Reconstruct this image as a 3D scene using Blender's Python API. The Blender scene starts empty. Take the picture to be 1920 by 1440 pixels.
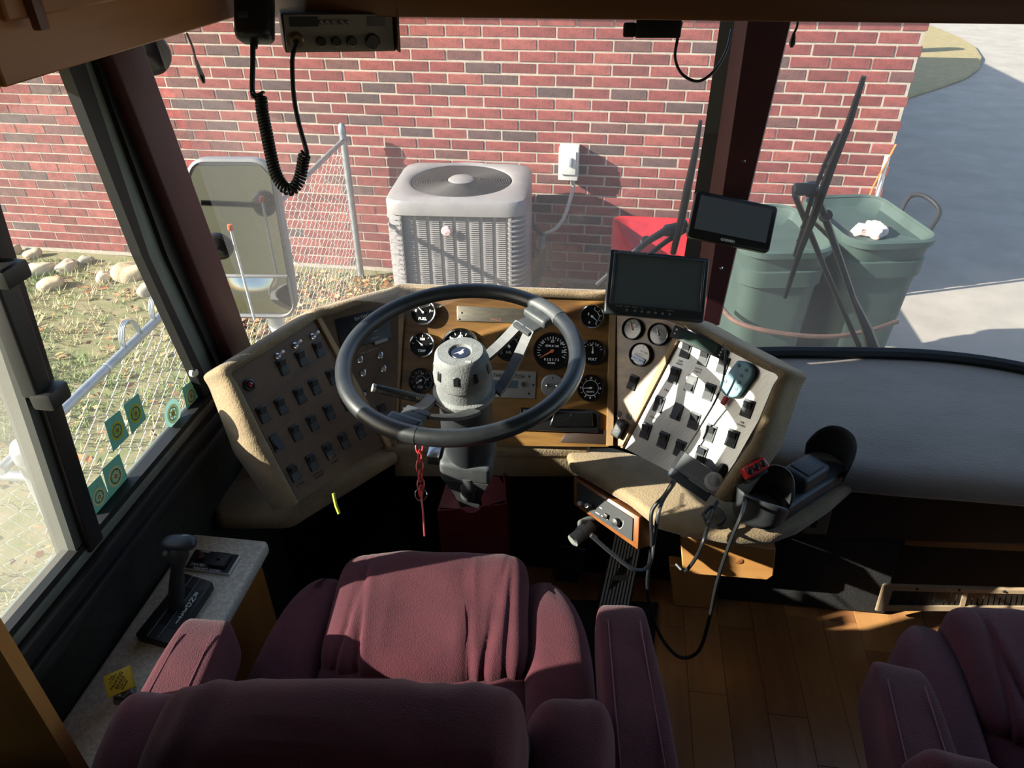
import bpy, bmesh, math, random
from mathutils import Vector as V, Matrix, noise
random.seed(7)
SC = bpy.context.scene
COL = SC.collection
# ------------------------------------------------------------ camera
F = 1380.0
PITCH, YAW, ROLL = math.radians(33.5), math.radians(8.0), math.radians(0.45)
CAM = V((0, 0, 1.75))
FW = V((-math.sin(YAW) * math.cos(PITCH), math.cos(YAW) * math.cos(PITCH), -math.sin(PITCH)))
_r0 = V((math.cos(YAW), math.sin(YAW), 0)); _u0 = _r0.cross(FW)
RT = math.cos(ROLL) * _r0 - math.sin(ROLL) * _u0
UP = RT.cross(FW)
cd = bpy.data.cameras.new('camera'); cam = bpy.data.objects.new('camera', cd); COL.objects.link(cam)
cd.sensor_width = 36; cd.lens = F / 1920 * 36; cd.clip_start = 0.02; cd.clip_end = 300
mw = Matrix((RT, UP, -FW)).transposed().to_4x4(); mw.translation = CAM
cam.matrix_world = mw
SC.camera = cam
# ------------------------------------------------------------ light
SUN_AZ, SUN_EL = math.radians(21), math.radians(26.7)      # travels to the right and a little forward
SUND = V((math.cos(SUN_AZ) * math.cos(SUN_EL), math.sin(SUN_AZ) * math.cos(SUN_EL), -math.sin(SUN_EL)))
sl = bpy.data.lights.new('sun', 'SUN'); sl.energy = 20.0; sl.angle = math.radians(0.53); sl.color = (1.0, 0.93, 0.82)
so = bpy.data.objects.new('sun', sl); COL.objects.link(so)
so.rotation_euler = SUND.to_track_quat('-Z', 'Y').to_euler(); so.location = (-8, -3, 8)
W = bpy.data.worlds.new('world'); SC.world = W; W.use_nodes = True
wn = W.node_tree.nodes; wn.clear()
sky = wn.new('ShaderNodeTexSky'); sky.sky_type = 'NISHITA'; sky.sun_disc = False
sky.sun_elevation = SUN_EL; sky.sun_rotation = math.atan2(-SUND.x, -SUND.y)
bg = wn.new('ShaderNodeBackground'); bg.inputs['Strength'].default_value = 0.45
wo = wn.new('ShaderNodeOutputWorld')
W.node_tree.links.new(sky.outputs[0], bg.inputs[0]); W.node_tree.links.new(bg.outputs[0], wo.inputs[0])
SC.view_settings.view_transform = 'Standard'; SC.view_settings.look = 'None'
SC.view_settings.exposure = -0.1; SC.view_settings.gamma = 1.0; SC.view_settings.use_curve_mapping = False
SC.cycles.use_denoising = True
SC.cycles.max_bounces = 10; SC.cycles.transparent_max_bounces = 24; SC.cycles.diffuse_bounces = 5

# ------------------------------------------------------------ where a line of sight meets a real surface
def ray(x, y): return FW + RT * ((x - 960) / F) - UP * ((y - 720) / F)
def at(x, y, t): return CAM + ray(x, y) * t
def onz(x, y, z): d = ray(x, y); return CAM + d * ((z - CAM.z) / d.z)
def onx(x, y, X): d = ray(x, y); return CAM + d * ((X - CAM.x) / d.x)
def ony(x, y, Y): d = ray(x, y); return CAM + d * ((Y - CAM.y) / d.y)
def onp(x, y, p, n): d = ray(x, y); return CAM + d * ((p - CAM).dot(n) / d.dot(n))
def dep(p): return (p - CAM).dot(FW)

# ------------------------------------------------------------ materials
def lin(c):
    if isinstance(c, str):
        c = [int(c[i:i + 2], 16) / 255 for i in (0, 2, 4)]
    return tuple((x / 12.92 if x <= .04045 else ((x + .055) / 1.055) ** 2.4) for x in c) + (1,)
MATS = {}
def mat(name, c1, rough=.6, metal=0, c2=None, scale=20, detail=4, bump=0, bscale=None, stretch=(1, 1, 1), spec=.5,
        sheen=0, coat=0, lo=.35, hi=.65, emit=None, trans=0):
    if name in MATS: return MATS[name]
    m = bpy.data.materials.new(name); m.use_nodes = True; nt = m.node_tree; N, L = nt.nodes, nt.links
    b = N['Principled BSDF']; b.inputs['Base Color'].default_value = lin(c1)
    b.inputs['Roughness'].default_value = rough; b.inputs['Metallic'].default_value = metal
    b.inputs['Specular IOR Level'].default_value = spec
    if sheen: b.inputs['Sheen Weight'].default_value = sheen; b.inputs['Sheen Roughness'].default_value = .4
    if coat: b.inputs['Coat Weight'].default_value = coat; b.inputs['Coat Roughness'].default_value = .08
    if emit: b.inputs['Emission Color'].default_value = lin(c1); b.inputs['Emission Strength'].default_value = emit
    if c2 or bump:
        tc = N.new('ShaderNodeTexCoord'); mp = N.new('ShaderNodeMapping'); mp.inputs['Scale'].default_value = stretch
        L.new(tc.outputs['Object'], mp.inputs[0])
    if c2:
        nz = N.new('ShaderNodeTexNoise'); nz.inputs['Scale'].default_value = scale; nz.inputs['Detail'].default_value = detail
        nz.inputs['Roughness'].default_value = .65
        cr = N.new('ShaderNodeValToRGB'); cr.color_ramp.elements[0].position = lo; cr.color_ramp.elements[1].position = hi
        cr.color_ramp.elements[0].color = lin(c1); cr.color_ramp.elements[1].color = lin(c2)
        L.new(mp.outputs[0], nz.inputs['Vector']); L.new(nz.outputs['Fac'], cr.inputs[0]); L.new(cr.outputs[0], b.inputs['Base Color'])
    if bump:
        nb = N.new('ShaderNodeTexNoise'); nb.inputs['Scale'].default_value = bscale or scale * 4; nb.inputs['Detail'].default_value = 3
        bp = N.new('ShaderNodeBump'); bp.inputs['Strength'].default_value = bump; bp.inputs['Distance'].default_value = .004
        L.new(mp.outputs[0], nb.inputs['Vector']); L.new(nb.outputs['Fac'], bp.inputs['Height']); L.new(bp.outputs[0], b.inputs['Normal'])
    MATS[name] = m
    return m
def wood(name, c1, c2, scale=6, stretch=(1, .08, 1), rough=.45, coat=.2, dist=3):
    if name in MATS: return MATS[name]
    m = bpy.data.materials.new(name); m.use_nodes = True; nt = m.node_tree; N, L = nt.nodes, nt.links
    b = N['Principled BSDF']; b.inputs['Roughness'].default_value = rough; b.inputs['Coat Weight'].default_value = coat
    b.inputs['Coat Roughness'].default_value = .25
    tc = N.new('ShaderNodeTexCoord'); mp = N.new('ShaderNodeMapping'); mp.inputs['Scale'].default_value = stretch
    oi = N.new('ShaderNodeObjectInfo'); ml = N.new('ShaderNodeMath'); ml.operation = 'MULTIPLY'; ml.inputs[1].default_value = 37
    ad = N.new('ShaderNodeVectorMath'); ad.operation = 'ADD'
    L.new(oi.outputs['Random'], ml.inputs[0]); L.new(tc.outputs['Object'], mp.inputs[0]); L.new(mp.outputs[0], ad.inputs[0]); L.new(ml.outputs[0], ad.inputs[1])
    n1 = N.new('ShaderNodeTexNoise'); n1.inputs['Scale'].default_value = scale; n1.inputs['Detail'].default_value = 6; n1.inputs['Distortion'].default_value = dist * .2
    n2 = N.new('ShaderNodeTexNoise'); n2.inputs['Scale'].default_value = scale * 9; n2.inputs['Detail'].default_value = 3
    mx = N.new('ShaderNodeMix'); mx.inputs[0].default_value = .3
    L.new(ad.outputs[0], n1.inputs['Vector']); L.new(ad.outputs[0], n2.inputs['Vector'])
    L.new(n1.outputs['Fac'], mx.inputs[2]); L.new(n2.outputs['Fac'], mx.inputs[3])
    cr = N.new('ShaderNodeValToRGB'); cr.color_ramp.elements[0].position = .38; cr.color_ramp.elements[1].position = .62
    cr.color_ramp.elements[0].color = lin(c1); cr.color_ramp.elements[1].color = lin(c2)
    L.new(mx.outputs[0], cr.inputs[0]); L.new(cr.outputs[0], b.inputs['Base Color'])
    MATS[name] = m
    return m
def pane_mat(name, tint, dust, gloss=.06, dcol='d8d4cc', trl=.5, weave=0):
    """clear pane: mostly transparent, a little mirror, a film of dust (diffuse and translucent)"""
    m = bpy.data.materials.new(name); m.use_nodes = True; nt = m.node_tree; N, L = nt.nodes, nt.links
    for n in list(N):
        if n.type != 'OUTPUT_MATERIAL': N.remove(n)
    out = [n for n in N if n.type == 'OUTPUT_MATERIAL'][0]
    tr = N.new('ShaderNodeBsdfTransparent'); tr.inputs[0].default_value = lin(tint)
    gl = N.new('ShaderNodeBsdfGlossy'); gl.inputs['Roughness'].default_value = .02
    df = N.new('ShaderNodeBsdfDiffuse'); df.inputs[0].default_value = lin(dcol)
    tl = N.new('ShaderNodeBsdfTranslucent'); tl.inputs[0].default_value = lin(dcol)
    m1 = N.new('ShaderNodeMixShader'); m1.inputs[0].default_value = trl; L.new(df.outputs[0], m1.inputs[1]); L.new(tl.outputs[0], m1.inputs[2])
    m2 = N.new('ShaderNodeMixShader'); m2.inputs[0].default_value = dust; L.new(tr.outputs[0], m2.inputs[1]); L.new(m1.outputs[0], m2.inputs[2])
    if dust:
        tc = N.new('ShaderNodeTexCoord'); nz = N.new('ShaderNodeTexNoise'); nz.inputs['Scale'].default_value = 3; nz.inputs['Detail'].default_value = 6
        mr = N.new('ShaderNodeMapRange'); mr.inputs[1].default_value = .3; mr.inputs[2].default_value = .75; mr.inputs[3].default_value = dust * .7; mr.inputs[4].default_value = dust * 1.5
        L.new(tc.outputs['Object'], nz.inputs['Vector']); L.new(nz.outputs['Fac'], mr.inputs[0]); L.new(mr.outputs[0], m2.inputs[0])
        if weave:   # woven sun screen: fine threads
            mp = N.new('ShaderNodeMapping'); L.new(tc.outputs['Object'], mp.inputs[0])
            sx = N.new('ShaderNodeSeparateXYZ'); L.new(mp.outputs[0], sx.inputs[0])
            prev = None
            for ax in (0, 2):
                a1 = N.new('ShaderNodeMath'); a1.operation = 'MULTIPLY'; a1.inputs[1].default_value = weave
                a2 = N.new('ShaderNodeMath'); a2.operation = 'FRACT'
                a3 = N.new('ShaderNodeMath'); a3.operation = 'GREATER_THAN'; a3.inputs[1].default_value = .72
                L.new(sx.outputs[ax], a1.inputs[0]); L.new(a1.outputs[0], a2.inputs[0]); L.new(a2.outputs[0], a3.inputs[0])
                if prev:
                    mxm = N.new('ShaderNodeMath'); mxm.operation = 'MAXIMUM'; L.new(prev.outputs[0], mxm.inputs[0]); L.new(a3.outputs[0], mxm.inputs[1]); prev = mxm
                else: prev = a3
            ml = N.new('ShaderNodeMath'); ml.operation = 'MULTIPLY_ADD'; ml.inputs[1].default_value = .16
            L.new(prev.outputs[0], ml.inputs[0]); L.new(mr.outputs[0], ml.inputs[2]); L.new(ml.outputs[0], m2.inputs[0])
    m3 = N.new('ShaderNodeMixShader'); m3.inputs[0].default_value = gloss; L.new(m2.outputs[0], m3.inputs[1]); L.new(gl.outputs[0], m3.inputs[2])
    L.new(m3.outputs[0], out.inputs[0]); MATS[name] = m
    return m

# ------------------------------------------------------------ objects
def wmat(o):
    if o.parent: return wmat(o.parent) @ o.matrix_parent_inverse @ o.matrix_basis
    return o.matrix_basis.copy()
def adopt(o, parent):
    o.parent = parent; o.matrix_parent_inverse = wmat(parent).inverted()
def tag(o, label=None, cat=None, group=None, kind=None):
    if label: o['label'] = label
    if cat: o['category'] = cat
    if group: o['group'] = group
    if kind: o['kind'] = kind
    return o
def thing(name, label, cat, loc=(0, 0, 0), group=None):
    o = bpy.data.objects.new(name, None); o.empty_display_size = .05; COL.objects.link(o); o.location = loc
    return tag(o, label, cat, group)
def struct(name, loc=(0, 0, 0)):
    o = bpy.data.objects.new(name, None); COL.objects.link(o); o.location = loc; return tag(o, kind='structure')
class B:
    """collects world-space shapes into one mesh"""
    def __init__(s): s.bm = bmesh.new(); s.mi = 0
    def mat(s, i): s.mi = i; return s
    def add(s, vs, fs, M=None):
        v = [s.bm.verts.new(M @ V(p) if M else V(p)) for p in vs]
        for f in fs:
            try:
                q = s.bm.faces.new([v[i] for i in f]); q.material_index = s.mi
            except ValueError: pass
        return v
    def sub(s, bm2, M=None):
        base = {}
        for v in bm2.verts: base[v.index] = s.bm.verts.new(M @ v.co if M else v.co)
        for f in bm2.faces:
            q = s.bm.faces.new([base[v.index] for v in f.verts]); q.material_index = s.mi
        bm2.free()
    def box(s, c, d, M=None, bev=0, seg=2):
        b2 = bmesh.new(); bmesh.ops.create_cube(b2, size=1)
        for v in b2.verts: v.co = V((v.co.x * d[0] + c[0], v.co.y * d[1] + c[1], v.co.z * d[2] + c[2]))
        if bev: bmesh.ops.bevel(b2, geom=b2.edges[:], offset=bev, segments=seg, profile=.6, affect='EDGES')
        b2.verts.index_update(); s.sub(b2, M); return s
    def slab(s, pts, vec, bev=0, seg=3):
        """polygon (3D points) pushed along vec"""
        b2 = bmesh.new(); lo = [b2.verts.new(V(p)) for p in pts]; hi = [b2.verts.new(V(p) + V(vec)) for p in pts]
        n = len(pts); b2.faces.new(lo); b2.faces.new(hi[::-1])
        for i in range(n): b2.faces.new([lo[i], hi[i], hi[(i + 1) % n], lo[(i + 1) % n]])
        bmesh.ops.recalc_face_normals(b2, faces=b2.faces[:])
        if bev: bmesh.ops.bevel(b2, geom=b2.edges[:], offset=bev, segments=seg, profile=.5, affect='EDGES', clamp_overlap=True)
        b2.verts.index_update(); s.sub(b2); return s
    def tube(s, path, r, seg=8, cap=True, closed=False):
        path = [V(p) for p in path]; n = len(path); rs = r if isinstance(r, (list, tuple)) else [r] * n
        rings = []; prev = None
        for i, p in enumerate(path):
            a = path[i - 1] if (i or closed) else p; b = path[(i + 1) % n] if (i < n - 1 or closed) else p
            t = (b - a)
            t = t.normalized() if t.length > 1e-9 else V((0, 0, 1))
            if prev is None:
                u = t.orthogonal().normalized()
            else:
                u = prev - t * prev.dot(t)
                u = u.normalized() if u.length > 1e-6 else t.orthogonal().normalized()
            prev = u; w = t.cross(u)
            rings.append([s.bm.verts.new(p + (u * math.cos(k * 2 * math.pi / seg) + w * math.sin(k * 2 * math.pi / seg)) * rs[i]) for k in range(seg)])
        m = n if closed else n - 1
        for i in range(m):
            A, C_ = rings[i], rings[(i + 1) % n]
            for k in range(seg):
                f = s.bm.faces.new([A[k], A[(k + 1) % seg], C_[(k + 1) % seg], C_[k]]); f.material_index = s.mi
        if cap and not closed:
            for R_ in (rings[0][::-1], rings[-1]):
                f = s.bm.faces.new(R_); f.material_index = s.mi
        return s
    def lathe(s, prof, M=None, seg=32, cap=True, a0=0, a1=2 * math.pi):
        """profile of (radius, height) about local z"""
        full = abs(a1 - a0 - 2 * math.pi) < 1e-6; cols = seg if full else seg + 1
        R_ = []
        for (r, h) in prof:
            R_.append([s.bm.verts.new((M @ V((r * math.cos(a0 + (a1 - a0) * k / seg), r * math.sin(a0 + (a1 - a0) * k / seg), h))) if M else
                                      V((r * math.cos(a0 + (a1 - a0) * k / seg), r * math.sin(a0 + (a1 - a0) * k / seg), h))) for k in range(cols)])
        for i in range(len(prof) - 1):
            for k in range(seg):
                k2 = (k + 1) % cols
                f = s.bm.faces.new([R_[i][k], R_[i][k2], R_[i + 1][k2], R_[i + 1][k]]); f.material_index = s.mi
        if cap and full:
            if prof[0][0] > 1e-6: f = s.bm.faces.new(R_[0][::-1]); f.material_index = s.mi
            if prof[-1][0] > 1e-6: f = s.bm.faces.new(R_[-1]); f.material_index = s.mi
        return s
    def grid(s, fn, nu, nv, closeu=False):
        P = [[s.bm.verts.new(fn(i / nu, j / nv)) for j in range(nv + 1)] for i in range(nu + (0 if closeu else 1))]
        for i in range(nu):
            for j in range(nv):
                i2 = (i + 1) % len(P)
                f = s.bm.faces.new([P[i][j], P[i2][j], P[i2][j + 1], P[i][j + 1]]); f.material_index = s.mi
        return s
    def pillow(s, c, d, M=None, e=.35, e2=None, nu=40, nv=28, disp=None, side=False):
        """rounded, puffed cushion (superellipsoid); disp(p, dirn) moves a point in or out"""
        e2 = e2 or e
        sp = lambda x, k: math.copysign(abs(x) ** k, x)
        P = []
        for j in range(nv + 1):
            v = -math.pi / 2 + math.pi * j / nv; row = []
            for i in range(nu):
                u = 2 * math.pi * i / nu
                q = V((sp(math.cos(v), e) * sp(math.cos(u), e2), sp(math.cos(v), e) * sp(math.sin(u), e2), sp(math.sin(v), e)))
                if side: q = V((q.z, q.x, q.y))      # poles at the ends, not on top
                p = V((q.x * d[0] / 2, q.y * d[1] / 2, q.z * d[2] / 2))
                if disp: p = p + disp(p, q)
                p = p + V(c); row.append(s.bm.verts.new(M @ p if M else p))
                if j in (0, nv): break
            P.append(row)
        for j in range(nv):
            A, C_ = P[j], P[j + 1]
            for i in range(nu):
                i2 = (i + 1) % nu
                vs = [A[i] if len(A) > 1 else A[0], A[i2] if len(A) > 1 else A[0], C_[i2] if len(C_) > 1 else C_[0], C_[i] if len(C_) > 1 else C_[0]]
                u_ = []
                for x in vs:
                    if x not in u_: u_.append(x)
                f = s.bm.faces.new(u_); f.material_index = s.mi
        return s
    def text(s, txt, M, size, align='CENTER', bold=0, depth=.0004):
        cu = bpy.data.curves.new('t', 'FONT'); cu.body = txt; cu.size = size; cu.align_x = align; cu.align_y = 'CENTER'
        cu.extrude = depth / 2; cu.offset = bold; cu.resolution_u = 2
        o = bpy.data.objects.new('t', cu)
        me = bpy.data.meshes.new_from_object(o)
        b2 = bmesh.new(); b2.from_mesh(me); b2.verts.index_update(); s.sub(b2, M)
        bpy.data.objects.remove(o); bpy.data.curves.remove(cu); bpy.data.meshes.remove(me)
        return s
    def done(s, name, m, parent=None, smooth=40, origin=True, weld=False):
        if weld: bmesh.ops.remove_doubles(s.bm, verts=s.bm.verts[:], dist=1e-5)
        me = bpy.data.meshes.new(name)
        if smooth is not None:
            for f in s.bm.faces: f.smooth = True
        c = V((0, 0, 0))
        if origin and len(s.bm.verts):
            xs = [v.co for v in s.bm.verts]
            c = V(((min(p.x for p in xs) + max(p.x for p in xs)) / 2, (min(p.y for p in xs) + max(p.y for p in xs)) / 2, min(p.z for p in xs)))
            for v in s.bm.verts: v.co -= c
        s.bm.to_mesh(me); s.bm.free()
        if smooth is not None: me.set_sharp_from_angle(angle=math.radians(smooth))
        for x in (m if isinstance(m, (list, tuple)) else [m]): me.materials.append(x)
        o = bpy.data.objects.new(name, me); COL.objects.link(o); o.location = c
        if parent: adopt(o, parent)
        return o
def inst(me, name, loc, parent=None, rot=None, scale=None):
    o = bpy.data.objects.new(name, me); COL.objects.link(o); o.location = loc
    if rot is not None: o.rotation_euler = rot
    if scale is not None: o.scale = scale
    if parent: adopt(o, parent)
    return o
def copy_tree(o, parent=None, move=None):
    c = o.copy(); COL.objects.link(c)
    if parent: c.parent = parent
    if move is not None: c.matrix_basis = move @ c.matrix_basis
    for ch in o.children: copy_tree(ch, c)
    return c
def frame(o, ex, n):
    """matrix with local x along ex and local z along n"""
    n = V(n).normalized(); ex = V(ex); ex = (ex - n * ex.dot(n)).normalized(); ey = n.cross(ex)
    m = Matrix((ex, ey, n)).transposed().to_4x4(); m.translation = V(o); return m
def facing(x, y, t, ang=0, tilt=0):
    """frame at the point seen at (x, y), face turned to the viewer's seat, spun by ang degrees (clockwise)"""
    a = math.radians(ang); ex = RT * math.cos(a) - UP * math.sin(a)
    return frame(at(x, y, t), ex, -FW)
def trmat(name, c):
    """thin printed film that daylight shines through"""
    if name in MATS: return MATS[name]
    m = bpy.data.materials.new(name); m.use_nodes = True; N, L = m.node_tree.nodes, m.node_tree.links
    for n in list(N):
        if n.type != 'OUTPUT_MATERIAL': N.remove(n)
    out = [n for n in N if n.type == 'OUTPUT_MATERIAL'][0]
    df = N.new('ShaderNodeBsdfDiffuse'); tl = N.new('ShaderNodeBsdfTranslucent'); mx = N.new('ShaderNodeMixShader'); mx.inputs[0].default_value = .4
    df.inputs[0].default_value = lin(c); tl.inputs[0].default_value = lin(c)
    L.new(df.outputs[0], mx.inputs[1]); L.new(tl.outputs[0], mx.inputs[2]); L.new(mx.outputs[0], out.inputs[0]); MATS[name] = m
    return m
def bez(pts, n=10):
    """smooth path through points (Catmull-Rom)"""
    P = [V(p) for p in pts]; P = [P[0] * 2 - P[1]] + P + [P[-1] * 2 - P[-2]]; out = []
    for i in range(1, len(P) - 2):
        for k in range(n):
            t = k / n; a, b, c, d = P[i - 1], P[i], P[i + 1], P[i + 2]
            out.append(.5 * ((2 * b) + (c - a) * t + (2 * a - 5 * b + 4 * c - d) * t * t + (3 * b - a - 3 * c + d) * t ** 3))
    out.append(P[-2]); return out
# ============================================================ setting: ground, house, coach shell
GZ = -0.70
mortar = mat('mortar', 'a99e90', .95, c2='978c81', scale=30)
soil = mat('lawn_soil', '7c6f55', .95, c2='586034', scale=9, detail=8, bump=.6, bscale=60)
grassblade = [mat('grass_a', '6f7c45', .8), mat('grass_b', 'a89a70', .85), mat('grass_c', '557038', .8), mat('grass_dry', 'bcae86', .9)]
leafm = [mat('leaf_a', '8a5a34', .8), mat('leaf_b', 'a8683c', .8), mat('leaf_c', '6f4a30', .85), mat('leaf_d', 'c09a6a', .85)]
concrete = mat('concrete', '8c857b', .9, c2='9c958a', scale=3, detail=10, bump=.3, bscale=90)
drygrass = mat('dry_grass', '98835c', .95, c2='7a754a', scale=12, detail=8, bump=.8, bscale=70)
b = B(); b.grid(lambda u, v: V((-14 + 15.2 * u, -10 + 16 * v, GZ + .015 * noise.noise(V((u * 40, v * 40, 0))))), 90, 90)
tag(b.done('ground_lawn', soil), kind='structure')
b = B(); b.slab([(1.2, -12, GZ), (40, -12, GZ), (40, 60, GZ), (1.2, 60, GZ)], (0, 0, -.1))
tag(b.done('ground_driveway', concrete, smooth=None), kind='structure')
# dry grass island behind the house corner
isl = [onz(x, y, GZ) for x, y in ((1690, 190), (1760, 168), (1810, 150), (1835, 132), (1841, 112), (1828, 92), (1800, 75), (1765, 60), (1735, 48))] + [V((1.85, 21, GZ)), V((1.85, 11, GZ))]
b = B(); b.slab([p + V((0, 0, .0)) for p in isl], (0, 0, .05), .02, 1)
tag(b.done('ground_dry_island', drygrass, smooth=None), kind='structure')

# ---- house with brick front wall
WROT = math.radians(-1.0)
WD = V((math.cos(WROT), math.sin(WROT), 0)); WN = V((-math.sin(WROT), math.cos(WROT), 0))
WP0 = V((-1.727, 5.127, 0)); SCORN = (1.785 + 1.727) / math.cos(WROT)
BW, BH, JT = 0.2415, 0.0723, 0.0115
ZREF, SREF = 0.199, (onp(752.8, 289, WP0, WN) - WP0).dot(WD)
def wallp(s, d, z): return WP0 + WD * s + WN * d + V((0, 0, z))
house = struct('wall_front', wallp(0, 0, GZ))
b = B(); b.slab([wallp(-9, .0035, GZ), wallp(SCORN - .012, .0035, GZ), wallp(SCORN - .012, .0035, 1.5), wallp(-9, .0035, 1.5)], WN * .25)
b.done('mortar_bed', mortar, house, None)
brickc = ['86423e', '8d4944', '7b3c39', '95514a', '82403c', '8a4641', '5f4745', '554240', '6b4642', '743a37']
bms = [mat('brick_%d' % i, c, .85, c2=''.join('%02x' % max(0, int(int(c[k:k + 2], 16) * .78)) for k in (0, 2, 4)), scale=18, detail=5, bump=.5, bscale=120) for i, c in enumerate(brickc)]
def pickb():
    r = random.random()
    return random.choice([0, 1, 2, 3, 4, 5, 9]) if r < .8 else random.choice([6, 7, 8])
bmesh_cache = {}
def brick_mesh(mi, w):
    key = (mi, round(w, 3))
    if key not in bmesh_cache:
        q = B(); M = frame((0, 0, 0), WD, V((0, 0, 1)))
        q.box((0, .045, 0), (w, .09, BH - JT), M, .003, 1)
        me_o = q.done('brick', bms[mi], None, None, origin=False); bmesh_cache[key] = me_o.data; bpy.data.objects.remove(me_o)
    return bmesh_cache[key]
cells = []
for j in range(-12, 18):
    z0 = ZREF + j * BH
    if z0 + BH < GZ - .02 or z0 > 1.48: continue
    off = SREF + (0 if j % 2 == 0 else BW * .5) - 40 * BW
    s = off
    while s < SCORN:
        a, c = max(s + JT / 2, -8.9), min(s + BW - JT / 2, SCORN)
        if c - a > .03: cells.append((a, c, z0 + BH / 2 + random.uniform(-.0008, .0008)))
        s += BW
def showsize(cell):
    p = wallp((cell[0] + cell[1]) / 2, 0, cell[2]); d = p - CAM; z = d.dot(FW)
    x = 960 + F * d.dot(RT) / z; y = 720 - F * d.dot(UP) / z
    vis = (0 < x < 190 + (y - 130) * .4 and 130 + (190 - x) * .15 < y < 470) or (310 + (y - 100) * .4 < x < 1345 and 45 < y < 530) or (1480 - (y - 45) * .24 < x < 1745 - (y - 40) * .27 and 45 < y < 395)
    if 705 < x < 990 and y > 320: vis = False
    return ((1 if vis else 0), 1 / z)
cells.sort(key=showsize, reverse=True)
rest = B()
for k, (a, c, z) in enumerate(cells):
    mi = pickb(); w = c - a; p = wallp((a + c) / 2, random.uniform(-.002, .002), z)
    if k < 300: inst(brick_mesh(mi, w), 'brick', p, house)
    else:
        rest.mat(mi); M = frame(p, WD, V((0, 0, 1))); rest.box((0, .045, 0), (w, .09, BH - JT), M)
tag(rest.done('brick_courses', bms, house, None), kind='stuff')
b = B(); white_trim = mat('white_trim', 'e4e0d8', .6); shingle = mat('roof_shingle', '5a524c', .95, c2='453f3b', scale=25)
b.mat(0).slab([wallp(-9, .2, GZ), wallp(SCORN - .02, .2, GZ), wallp(SCORN - .02, 7.8, GZ), wallp(-9, 7.8, GZ)], (0, 0, 2.2))
o = b.done('wall_house_body', bms[0], None, None); tag(o, kind='structure')
b = B(); b.mat(0).slab([wallp(-9.3, -.30, 1.5), wallp(SCORN, -.30, 1.5), wallp(SCORN, 8.1, 1.5), wallp(-9.3, 8.1, 1.5)], (0, 0, .12))
b.mat(1).slab([wallp(-9.3, -.30, 1.62), wallp(SCORN, -.30, 1.62), wallp(SCORN - 2.4, 3.9, 2.5), wallp(-9.3, 3.9, 2.5)], (0, 0, .03))
b.slab([wallp(-9.3, 8.1, 1.62), wallp(SCORN, 8.1, 1.62), wallp(SCORN - 2.4, 3.9, 2.5), wallp(-9.3, 3.9, 2.5)], (0, 0, .03))
tag(b.done('roof_house', [white_trim, shingle], None, None), kind='structure')

# ---- lawn growth and fallen leaves (nobody could count these)
def zone_pt():
    while True:
        p = V((random.uniform(-6.2, .9), random.uniform(1.7, 5.0), GZ))
        r = random.random()
        if p.x < -1.0 or (r < .25 and p.y > 3.6): return p
g = B()
for k in range(13000):
    p = zone_pt()
    n_ = noise.noise(p * .9)
    if random.random() > .5 + n_: continue
    g.mat(random.choice([0, 0, 2]) if n_ > .12 else random.choice([1, 3, 3, 0]))
    for q in range(4):
        a = random.uniform(0, 6.28); h = random.uniform(.02, .06); d = V((math.cos(a), math.sin(a), 0)); w = d.orthogonal().normalized() * .004
        p2 = p + d * random.uniform(0, .03)
        g.add([p2 - w, p2 + w, p2 + d * h * .8 + V((0, 0, h))], [(0, 1, 2)])
tag(g.done('lawn_grass', grassblade, None, None), 'short patchy winter grass covering the yard by the wire fence', 'grass', kind='stuff')
g = B()
for k in range(2600):
    p = V((random.uniform(-2.6, -.2), random.uniform(4.0, 5.05), GZ + random.uniform(0, .03))) if k % 5 < 3 else zone_pt() + V((0, 0, .02))
    g.mat(random.randrange(4)); a = random.uniform(0, 6.28); s_ = random.uniform(.012, .035)
    M = Matrix.Translation(p) @ Matrix.Rotation(a, 4, 'Z') @ Matrix.Rotation(random.uniform(-.7, .7), 4, 'X')
    g.add([(-s_, 0, 0), (-s_ * .2, -s_ * .6, .004), (s_, 0, .002), (-s_ * .2, s_ * .6, .006)], [(0, 1, 2, 3)], M)
tag(g.done('fallen_leaves', leafm, None, None), 'dry brown leaves scattered over the lawn and wall foot', 'leaves', kind='stuff')

# ============================================================ coach shell
maroon = mat('maroon_trim', '4a2628', .5, c2='412124', scale=8, spec=.3)
blackrub = mat('black_rubber', '16181a', .55, spec=.35)
blackmet = mat('black_metal', '1c1e20', .42, c2='141618', scale=30, spec=.5)
greymet = mat('window_metal', '6d756f', .55, .3, c2='565e58', scale=14, stretch=(1, 1, .2))
carpetd = mat('dark_carpet', '23261f', .98, c2='191b17', scale=60, bump=.5, bscale=300)
blackcar = mat('black_carpet', '1f1f20', 1, c2='141415', scale=120, bump=.9, bscale=500)
wood_or = wood('oak_cabinet', '96643a', 'b58048', 5, (1, .10, 1))
wood_pt = wood('oak_partition', '94622f', 'b27c42', 5, (1, 1, .10))
wood_val = wood('oak_valance', '5c3a20', '7a4f2c', 5, (.08, 1, 1))
headlin = mat('headliner', '9a9286', .95)
XL, XR = -.86, 1.75
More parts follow.
